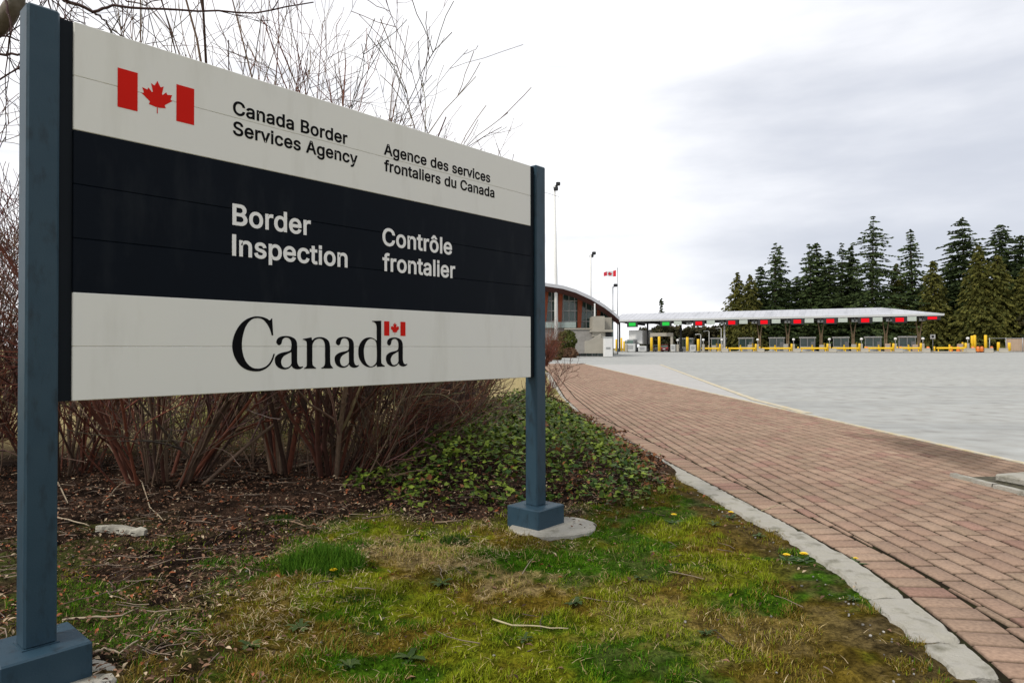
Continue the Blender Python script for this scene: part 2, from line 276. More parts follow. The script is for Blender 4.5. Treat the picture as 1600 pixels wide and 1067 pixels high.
# letter outlines (units of 1/1000 em) and the large wordmark (0.1 mm, sign coordinates)
GLYPHS={"A":[[[16,0],[201,509],[276,509],[463,0],[395,0],[287,302],[282,317],[276,334],[270,352],[264,372],[257,394],[250,420],[241,447],[232,478],[245,478],[236,447],[228,419],[220,393],[213,371],[206,351],[201,333],[195,317],[191,302],[85,0]],[[110,142],[110,199],[370,199],[370,142]]],"B":[[[60,0],[60,509],[235,509],[262,509],[301,504],[337,488],[366,463],[386,431],[395,395],[393,358],[380,323],[357,294],[325,272],[348,261],[382,235],[406,201],[419,162],[420,122],[407,83],[384,49],[350,23],[310,6],[266,0],[240,0]],[[128,288],[246,288],[274,293],[299,307],[317,329],[327,356],[327,384],[317,411],[299,433],[274,447],[246,452],[128,452]],[[128,56],[250,56],[284,61],[314,77],[337,100],[348,130],[348,160],[337,190],[314,213],[284,229],[250,234],[128,234]]],"C":[[[267,-7],[235,-5],[205,1],[177,11],[150,25],[126,42],[104,63],[86,88],[70,115],[57,146],[48,179],[42,215],[40,254],[42,293],[48,329],[57,362],[70,393],[86,421],[104,445],[126,466],[150,484],[177,498],[205,508],[235,514],[267,516],[286,515],[305,513],[323,509],[340,504],[357,498],[373,490],[388,481],[402,471],[415,460],[427,447],[438,433],[448,418],[456,402],[463,385],[469,367],[473,348],[408,348],[405,361],[401,373],[395,384],[389,395],[382,404],[375,413],[366,421],[357,428],[348,435],[337,440],[327,445],[315,449],[304,452],[292,454],[280,455],[267,456],[245,454],[223,450],[203,443],[184,432],[166,419],[150,403],[137,385],[125,364],[116,340],[109,314],[105,285],[103,254],[105,223],[109,194],[116,168],[125,145],[137,123],[151,105],[166,89],[184,76],[203,66],[223,59],[245,54],[267,53],[280,53],[292,55],[304,57],[315,60],[327,64],[337,69],[348,74],[357,81],[366,88],[375,96],[382,105],[389,114],[395,125],[401,136],[405,148],[408,160],[473,160],[469,142],[463,124],[457,107],[448,91],[438,76],[428,62],[416,49],[402,38],[388,28],[373,19],[357,11],[341,5],[323,0],[305,-4],[286,-6]]],"I":[[[53,0],[53,509],[121,509],[121,0]]],"S":[[[224,-9],[197,-8],[172,-4],[149,1],[128,9],[108,19],[91,31],[76,45],[64,60],[54,77],[46,96],[41,115],[38,137],[104,137],[107,123],[110,110],[116,98],[123,88],[132,79],[142,71],[154,64],[166,59],[180,55],[194,52],[209,50],[224,49],[241,50],[257,52],[272,55],[286,60],[299,66],[311,74],[321,82],[329,92],[336,102],[341,114],[345,126],[346,139],[345,151],[342,161],[338,171],[332,179],[325,186],[316,193],[307,199],[296,205],[284,209],[272,214],[259,218],[245,222],[184,239],[154,249],[128,260],[105,274],[86,289],[71,307],[60,326],[54,348],[52,372],[53,393],[58,413],[65,431],[75,448],[87,463],[102,476],[119,488],[138,498],[158,506],[180,511],[203,514],[227,516],[252,514],[275,511],[296,505],[316,498],[334,488],[351,476],[365,463],[377,449],[387,433],[394,415],[399,397],[401,378],[337,378],[334,396],[326,412],[316,426],[302,437],[286,447],[267,453],[247,457],[225,459],[209,458],[194,456],[180,452],[167,448],[156,442],[145,435],[136,427],[129,418],[123,409],[118,398],[116,387],[115,376],[116,363],[119,352],[124,342],[131,334],[139,326],[148,319],[158,313],[169,308],[180,304],[191,300],[202,296],[212,293],[264,279],[276,276],[287,272],[299,268],[312,264],[324,258],[336,252],[347,245],[359,238],[369,229],[379,220],[387,209],[395,198],[401,185],[405,171],[407,155],[408,139],[407,118],[403,99],[396,81],[386,64],[374,48],[360,34],[343,21],[323,11],[302,2],[278,-4],[252,-8]]],"a":[[[160,-9],[142,-8],[126,-5],[110,-1],[94,5],[80,12],[68,22],[57,32],[48,45],[40,58],[35,73],[31,90],[30,108],[31,123],[34,138],[38,150],[43,161],[50,171],[58,179],[67,187],[78,193],[89,199],[100,203],[112,207],[125,211],[138,213],[152,216],[165,218],[178,220],[194,222],[209,224],[222,225],[234,227],[244,228],[252,230],[259,232],[265,235],[270,238],[273,243],[275,248],[276,255],[276,257],[275,268],[273,279],[271,288],[267,297],[262,304],[256,311],[248,317],[240,322],[230,326],[220,329],[208,330],[196,331],[183,330],[171,329],[159,326],[149,322],[140,318],[132,313],[124,307],[118,301],[112,294],[107,288],[103,281],[100,274],[41,291],[48,308],[57,322],[67,335],[79,346],[91,355],[104,364],[118,370],[133,375],[148,379],[163,382],[179,384],[194,384],[204,384],[215,383],[227,382],[239,379],[251,376],[263,372],[275,367],[286,360],[296,353],[306,343],[315,333],[322,320],[329,306],[333,290],[336,272],[337,251],[337,0],[277,0],[277,52],[272,52],[269,45],[264,38],[258,32],[252,25],[244,18],[236,12],[226,6],[215,1],[203,-3],[190,-6],[176,-8]],[[170,45],[187,46],[202,49],[216,53],[228,59],[239,66],[248,74],[257,83],[263,93],[269,104],[272,115],[275,126],[276,138],[276,190],[273,188],[270,186],[265,184],[259,182],[253,180],[246,179],[239,177],[231,176],[223,175],[216,173],[208,172],[200,171],[193,170],[186,169],[181,169],[175,168],[165,166],[154,164],[144,162],[134,159],[125,155],[117,150],[110,145],[103,139],[98,132],[95,124],[93,115],[92,105],[92,95],[94,87],[98,79],[102,72],[107,66],[114,61],[121,56],[130,52],[139,49],[149,47],[159,46]]],"c":[[[207,-8],[182,-7],[159,-2],[137,6],[117,16],[98,30],[82,46],[68,64],[56,85],[46,108],[40,133],[36,159],[34,187],[36,216],[40,243],[46,268],[56,291],[68,312],[82,330],[98,346],[117,360],[137,371],[159,378],[182,383],[207,384],[221,384],[234,383],[247,380],[260,377],[272,373],[284,368],[295,362],[305,356],[315,349],[324,341],[332,332],[340,322],[347,312],[353,301],[358,289],[362,277],[303,262],[301,269],[298,276],[294,283],[290,289],[286,295],[281,301],[276,306],[270,311],[264,315],[257,319],[250,322],[242,325],[234,327],[226,329],[217,329],[207,330],[189,329],[173,325],[158,319],[145,310],[134,300],[124,287],[115,274],[108,258],[103,242],[99,224],[97,206],[96,187],[97,169],[99,151],[103,134],[108,117],[115,102],[124,89],[134,76],[145,66],[158,57],[173,51],[189,48],[207,46],[217,47],[226,48],[234,49],[243,52],[250,54],[258,58],[264,62],[271,66],[277,71],[282,76],[287,82],[292,89],[296,95],[299,102],[302,110],[304,117],[363,102],[359,90],[354,78],[348,67],[341,56],[334,46],[325,37],[316,29],[306,21],[296,15],[285,9],[273,4],[261,-1],[248,-4],[235,-6],[221,-8]]],"d":[[[195,-8],[172,-7],[151,-2],[130,5],[111,16],[94,29],[79,45],[66,64],[55,84],[46,108],[39,133],[35,160],[34,189],[35,218],[39,245],[46,270],[55,293],[66,313],[79,332],[95,347],[112,361],[131,371],[151,378],[173,383],[196,384],[213,384],[228,381],[241,378],[253,373],[263,367],[272,360],[280,353],[287,346],[293,338],[298,331],[303,325],[306,319],[311,319],[311,509],[372,509],[372,0],[313,0],[313,59],[307,59],[303,53],[298,46],[293,39],[287,31],[280,24],[272,17],[263,10],[252,4],[241,-1],[227,-5],[212,-7]],[[205,47],[221,48],[236,51],[250,57],[263,65],[274,75],[284,86],[293,100],[299,115],[305,132],[309,150],[311,169],[312,189],[311,210],[309,229],[305,247],[300,263],[293,278],[284,291],[275,302],[263,312],[251,320],[237,325],[221,329],[205,330],[187,329],[172,325],[157,319],[145,311],[133,301],[124,290],[115,276],[108,261],[103,245],[99,227],[97,209],[96,189],[97,170],[99,151],[103,133],[109,117],[115,101],[124,88],[134,76],[145,66],[158,57],[172,51],[188,48]]],"e":[[[212,-8],[185,-7],[161,-2],[138,6],[117,16],[98,30],[82,46],[68,64],[56,85],[46,108],[40,132],[35,159],[34,187],[35,215],[39,242],[46,267],[55,290],[67,311],[81,329],[97,346],[115,359],[135,370],[157,378],[180,383],[205,384],[221,384],[236,382],[251,379],[266,374],[280,368],[294,361],[307,351],[319,341],[331,329],[341,315],[350,299],[357,282],[363,263],[368,242],[370,219],[371,194],[371,169],[97,169],[97,157],[100,139],[104,122],[110,106],[118,92],[128,80],[139,70],[151,61],[165,55],[179,50],[195,47],[212,46],[224,47],[234,48],[244,50],[254,53],[263,56],[271,61],[278,66],[285,73],[292,80],[297,88],[302,96],[306,105],[365,91],[360,77],[353,63],[345,51],[335,39],[324,29],[311,19],[298,11],[283,4],[266,-1],[249,-5],[231,-7]],[[309,221],[307,237],[303,254],[298,269],[291,282],[283,294],[273,305],[263,314],[250,321],[237,326],[222,329],[205,330],[189,329],[173,326],[159,321],[146,313],[135,304],[125,294],[116,282],[109,270],[103,256],[99,241],[97,226],[98,221]]],"f":[[[228,379],[228,327],[6,327],[6,379]],[[81,0],[81,432],[82,447],[84,461],[89,474],[96,486],[104,496],[113,505],[124,513],[135,519],[148,524],[161,527],[174,529],[187,530],[197,530],[207,529],[215,528],[222,527],[229,525],[234,524],[239,522],[243,521],[227,468],[225,469],[222,470],[219,471],[215,472],[211,473],[206,473],[200,474],[195,474],[182,473],[171,470],[162,466],[154,460],[149,452],[145,443],[142,431],[142,419],[142,0]]],"g":[[[207,-151],[187,-150],[168,-148],[150,-144],[134,-140],[119,-134],[105,-127],[93,-119],[82,-110],[73,-101],[64,-91],[57,-80],[51,-69],[101,-41],[106,-47],[110,-53],[116,-59],[122,-66],[128,-72],[136,-78],[145,-83],[154,-88],[165,-92],[178,-95],[192,-97],[207,-97],[229,-96],[249,-92],[267,-85],[282,-75],[295,-62],[304,-47],[310,-28],[311,-6],[311,68],[306,68],[302,62],[298,56],[293,49],[287,41],[280,34],[272,28],[263,21],[252,16],[241,11],[227,8],[212,5],[195,5],[173,6],[152,10],[132,17],[113,27],[95,39],[80,53],[67,71],[55,90],[46,112],[39,136],[35,163],[34,191],[35,220],[39,246],[46,271],[55,293],[66,314],[80,332],[95,347],[112,361],[131,371],[152,378],[173,383],[196,384],[213,384],[228,382],[242,378],[253,373],[264,367],[273,360],[281,353],[288,346],[294,338],[299,331],[304,325],[308,319],[313,319],[313,379],[372,379],[372,-9],[371,-32],[367,-54],[360,-73],[350,-90],[338,-104],[324,-117],[308,-127],[291,-136],[271,-142],[251,-147],[229,-150]],[[205,59],[222,60],[237,63],[251,68],[264,75],[275,84],[285,95],[293,107],[300,121],[305,137],[309,154],[312,172],[312,193],[312,212],[309,231],[305,248],[300,264],[293,278],[285,291],[275,303],[264,312],[251,320],[237,325],[222,329],[205,330],[188,329],[172,325],[158,320],[145,312],[134,302],[124,290],[115,277],[109,262],[103,246],[99,229],[97,212],[96,193],[97,173],[99,155],[103,138],[109,123],[116,108],[124,96],[134,85],[145,76],[158,68],[172,63],[188,60]]],"i":[[[53,0],[53,379],[114,379],[114,0]],[[53,439],[53,509],[114,509],[114,439]]],"l":[[[53,0],[53,509],[114,509],[114,0]]],"n":[[[114,227],[114,0],[53,0],[53,379],[112,379],[112,287],[102,287],[112,312],[124,332],[137,349],[152,362],[169,372],[187,379],[207,383],[227,384],[246,383],[264,380],[280,376],[295,369],[309,360],[321,349],[332,336],[341,321],[348,304],[353,285],[356,264],[357,240],[357,0],[296,0],[296,235],[295,256],[290,275],[283,291],[273,304],[260,315],[246,323],[229,328],[210,329],[197,328],[184,326],[172,322],[161,317],[150,311],[141,303],[133,293],[126,283],[121,271],[117,257],[114,243]]],"o":[[[207,-8],[182,-7],[159,-2],[137,6],[117,16],[98,30],[82,46],[68,64],[56,85],[46,108],[40,133],[36,159],[34,187],[36,216],[40,243],[46,268],[56,291],[68,312],[82,330],[98,346],[117,360],[137,371],[159,378],[182,383],[207,384],[233,383],[256,378],[278,371],[299,360],[317,346],[333,330],[347,312],[359,291],[369,268],[376,243],[380,216],[381,187],[380,159],[376,133],[369,108],[359,85],[347,64],[333,46],[317,30],[299,16],[278,6],[256,-2],[233,-7]],[[207,46],[226,48],[242,51],[257,57],[270,66],[282,76],[292,89],[300,102],[307,117],[312,134],[316,151],[318,169],[319,187],[318,206],[316,224],[312,242],[307,258],[300,274],[292,287],[282,300],[270,310],[257,319],[242,325],[226,329],[207,330],[189,329],[173,325],[158,319],[145,310],[134,300],[124,287],[115,274],[108,258],[103,242],[99,224],[97,206],[96,187],[97,169],[99,151],[103,134],[108,117],[115,102],[124,89],[134,76],[145,66],[158,57],[173,51],[189,48]]],"p":[[[53,-143],[53,379],[112,379],[112,319],[118,319],[122,325],[126,331],[131,338],[137,346],[144,353],[152,360],[161,367],[171,373],[183,378],[197,381],[212,384],[229,384],[252,383],[274,378],[294,371],[313,361],[330,347],[345,332],[359,313],[370,293],[379,270],[385,245],[389,218],[390,189],[389,160],[385,133],[379,108],[370,84],[359,64],[346,45],[330,29],[313,16],[294,5],[274,-2],[252,-7],[229,-8],[213,-7],[198,-5],[184,-1],[173,4],[162,10],[153,17],[145,24],[138,31],[132,39],[127,46],[122,53],[118,59],[114,59],[114,-143]],[[220,47],[237,48],[253,51],[267,57],[279,66],[291,76],[301,88],[309,101],[316,117],[321,133],[325,151],[327,170],[328,189],[327,209],[325,227],[321,245],[316,261],[309,276],[301,290],[291,301],[280,311],[267,319],[253,325],[237,329],[220,330],[203,329],[188,325],[174,320],[161,312],[150,302],[140,291],[132,278],[125,263],[120,247],[116,229],[113,210],[113,189],[113,169],[116,150],[120,132],[125,115],[132,100],[140,86],[150,75],[162,65],[174,57],[188,51],[204,48]]],"r":[[[53,0],[53,379],[112,379],[112,321],[115,321],[122,335],[130,347],[140,358],[152,367],[166,375],[181,380],[196,384],[213,385],[217,385],[221,385],[225,385],[229,384],[243,384],[243,322],[242,323],[239,323],[235,324],[230,324],[224,325],[219,325],[213,326],[207,326],[194,325],[182,323],[170,319],[159,315],[149,309],[140,301],[132,293],[126,284],[121,273],[117,262],[114,250],[114,237],[114,0]]],"s":[[[182,-8],[163,-7],[145,-5],[128,-2],[112,3],[98,10],[84,18],[72,27],[62,38],[53,50],[45,63],[40,78],[36,94],[94,107],[99,92],[105,79],[114,69],[124,60],[136,54],[150,49],[165,46],[181,45],[200,46],[217,50],[232,55],[244,62],[255,71],[262,81],[267,91],[268,103],[267,112],[265,121],[260,129],[254,136],[246,142],[237,147],[225,151],[212,155],[149,170],[125,177],[104,186],[87,196],[72,208],[61,222],[53,237],[48,255],[47,274],[48,290],[51,305],[57,319],[65,332],[75,343],[87,354],[100,363],[115,370],[131,377],[149,381],[167,384],[187,384],[206,384],[223,381],[239,378],[254,372],[267,366],[279,358],[290,349],[299,339],[307,328],[314,316],[319,303],[324,290],[268,277],[264,288],[258,298],[251,307],[243,316],[232,323],[219,328],[205,331],[187,333],[171,332],[156,329],[143,324],[131,317],[121,308],[114,299],[110,289],[109,277],[110,267],[112,258],[117,250],[124,243],[133,237],[144,232],[157,227],[172,223],[229,209],[254,202],[275,194],[292,183],[306,171],[317,158],[325,142],[330,125],[331,107],[330,90],[326,75],[321,61],[312,47],[302,35],[290,24],[276,15],[260,6],[242,0],[223,-5],[203,-7]]],"t":[[[204,379],[204,327],[6,327],[6,379]],[[65,471],[126,471],[126,98],[127,86],[128,76],[132,68],[136,61],[142,56],[150,53],[159,51],[170,50],[173,50],[177,50],[181,51],[185,51],[190,52],[194,52],[198,53],[202,54],[213,2],[208,0],[203,-1],[198,-2],[192,-3],[186,-3],[180,-4],[174,-4],[168,-4],[145,-3],[125,2],[107,10],[92,21],[80,35],[72,52],[67,71],[65,93]]],"u":[[[182,-5],[164,-4],[146,-1],[130,4],[115,11],[101,20],[89,31],[78,44],[69,59],[62,76],[57,95],[54,116],[53,139],[53,379],[114,379],[114,144],[115,123],[119,105],[127,89],[137,75],[150,64],[164,56],[181,52],[200,50],[213,51],[226,53],[238,57],[249,62],[259,69],[268,77],[276,86],[283,97],[289,109],[293,122],[295,137],[296,153],[296,379],[357,379],[357,0],[298,0],[298,92],[307,92],[297,67],[286,47],[272,30],[257,17],[240,7],[222,0],[203,-4]]],"v":[[[163,0],[17,379],[84,379],[165,155],[171,138],[177,121],[182,104],[187,87],[191,70],[196,53],[201,37],[206,21],[184,21],[189,37],[194,53],[198,70],[203,87],[207,104],[213,121],[218,138],[224,155],[305,379],[371,379],[226,0]]],"y":[[[47,-139],[61,-86],[71,-87],[80,-89],[88,-90],[96,-90],[104,-89],[111,-87],[118,-84],[124,-80],[130,-74],[136,-67],[141,-58],[146,-48],[151,-36],[163,-1],[17,379],[84,379],[165,155],[171,138],[177,121],[182,104],[187,87],[191,70],[196,53],[201,37],[206,21],[184,21],[188,37],[193,53],[198,70],[202,87],[207,104],[212,121],[218,138],[224,155],[305,379],[371,379],[204,-58],[198,-72],[191,-85],[184,-97],[177,-107],[168,-116],[159,-124],[150,-130],[139,-136],[128,-140],[117,-143],[104,-145],[91,-145],[84,-145],[77,-145],[71,-144],[65,-143],[59,-142],[54,-141],[51,-140]]],"ô":[[[207,-8],[182,-7],[159,-2],[137,6],[117,16],[98,30],[82,46],[68,64],[56,85],[46,108],[40,133],[36,159],[34,187],[36,216],[40,243],[46,268],[56,291],[68,312],[82,330],[98,346],[117,360],[137,371],[159,378],[182,383],[207,384],[233,383],[256,378],[278,371],[299,360],[317,346],[333,330],[347,312],[359,291],[369,268],[376,243],[380,216],[381,187],[380,159],[376,133],[369,108],[359,85],[347,64],[333,46],[317,30],[299,16],[278,6],[256,-2],[233,-7]],[[207,46],[226,48],[242,51],[257,57],[270,66],[282,76],[292,89],[300,102],[307,117],[312,134],[316,151],[318,169],[319,187],[318,206],[316,224],[312,242],[307,258],[300,274],[292,287],[282,300],[270,310],[257,319],[242,325],[226,329],[207,330],[189,329],[173,325],[158,319],[145,310],[134,300],[124,287],[115,274],[108,258],[103,242],[99,224],[97,206],[96,187],[97,169],[99,151],[103,134],[108,117],[115,102],[124,89],[134,76],[145,66],[158,57],[173,51],[189,48]],[[158,435],[98,435],[98,438],[178,529],[236,529],[317,438],[317,435],[256,435],[207,495]]]}
ADV={"A":480,"B":456,"C":510,"I":174,"S":447,"a":389,"c":396,"d":424,"e":404,"f":254,"g":425,"i":167,"l":167,"n":410,"o":415,"p":424,"r":259,"s":365,"t":227,"u":410,"v":389,"y":389,"ô":415," ":188}
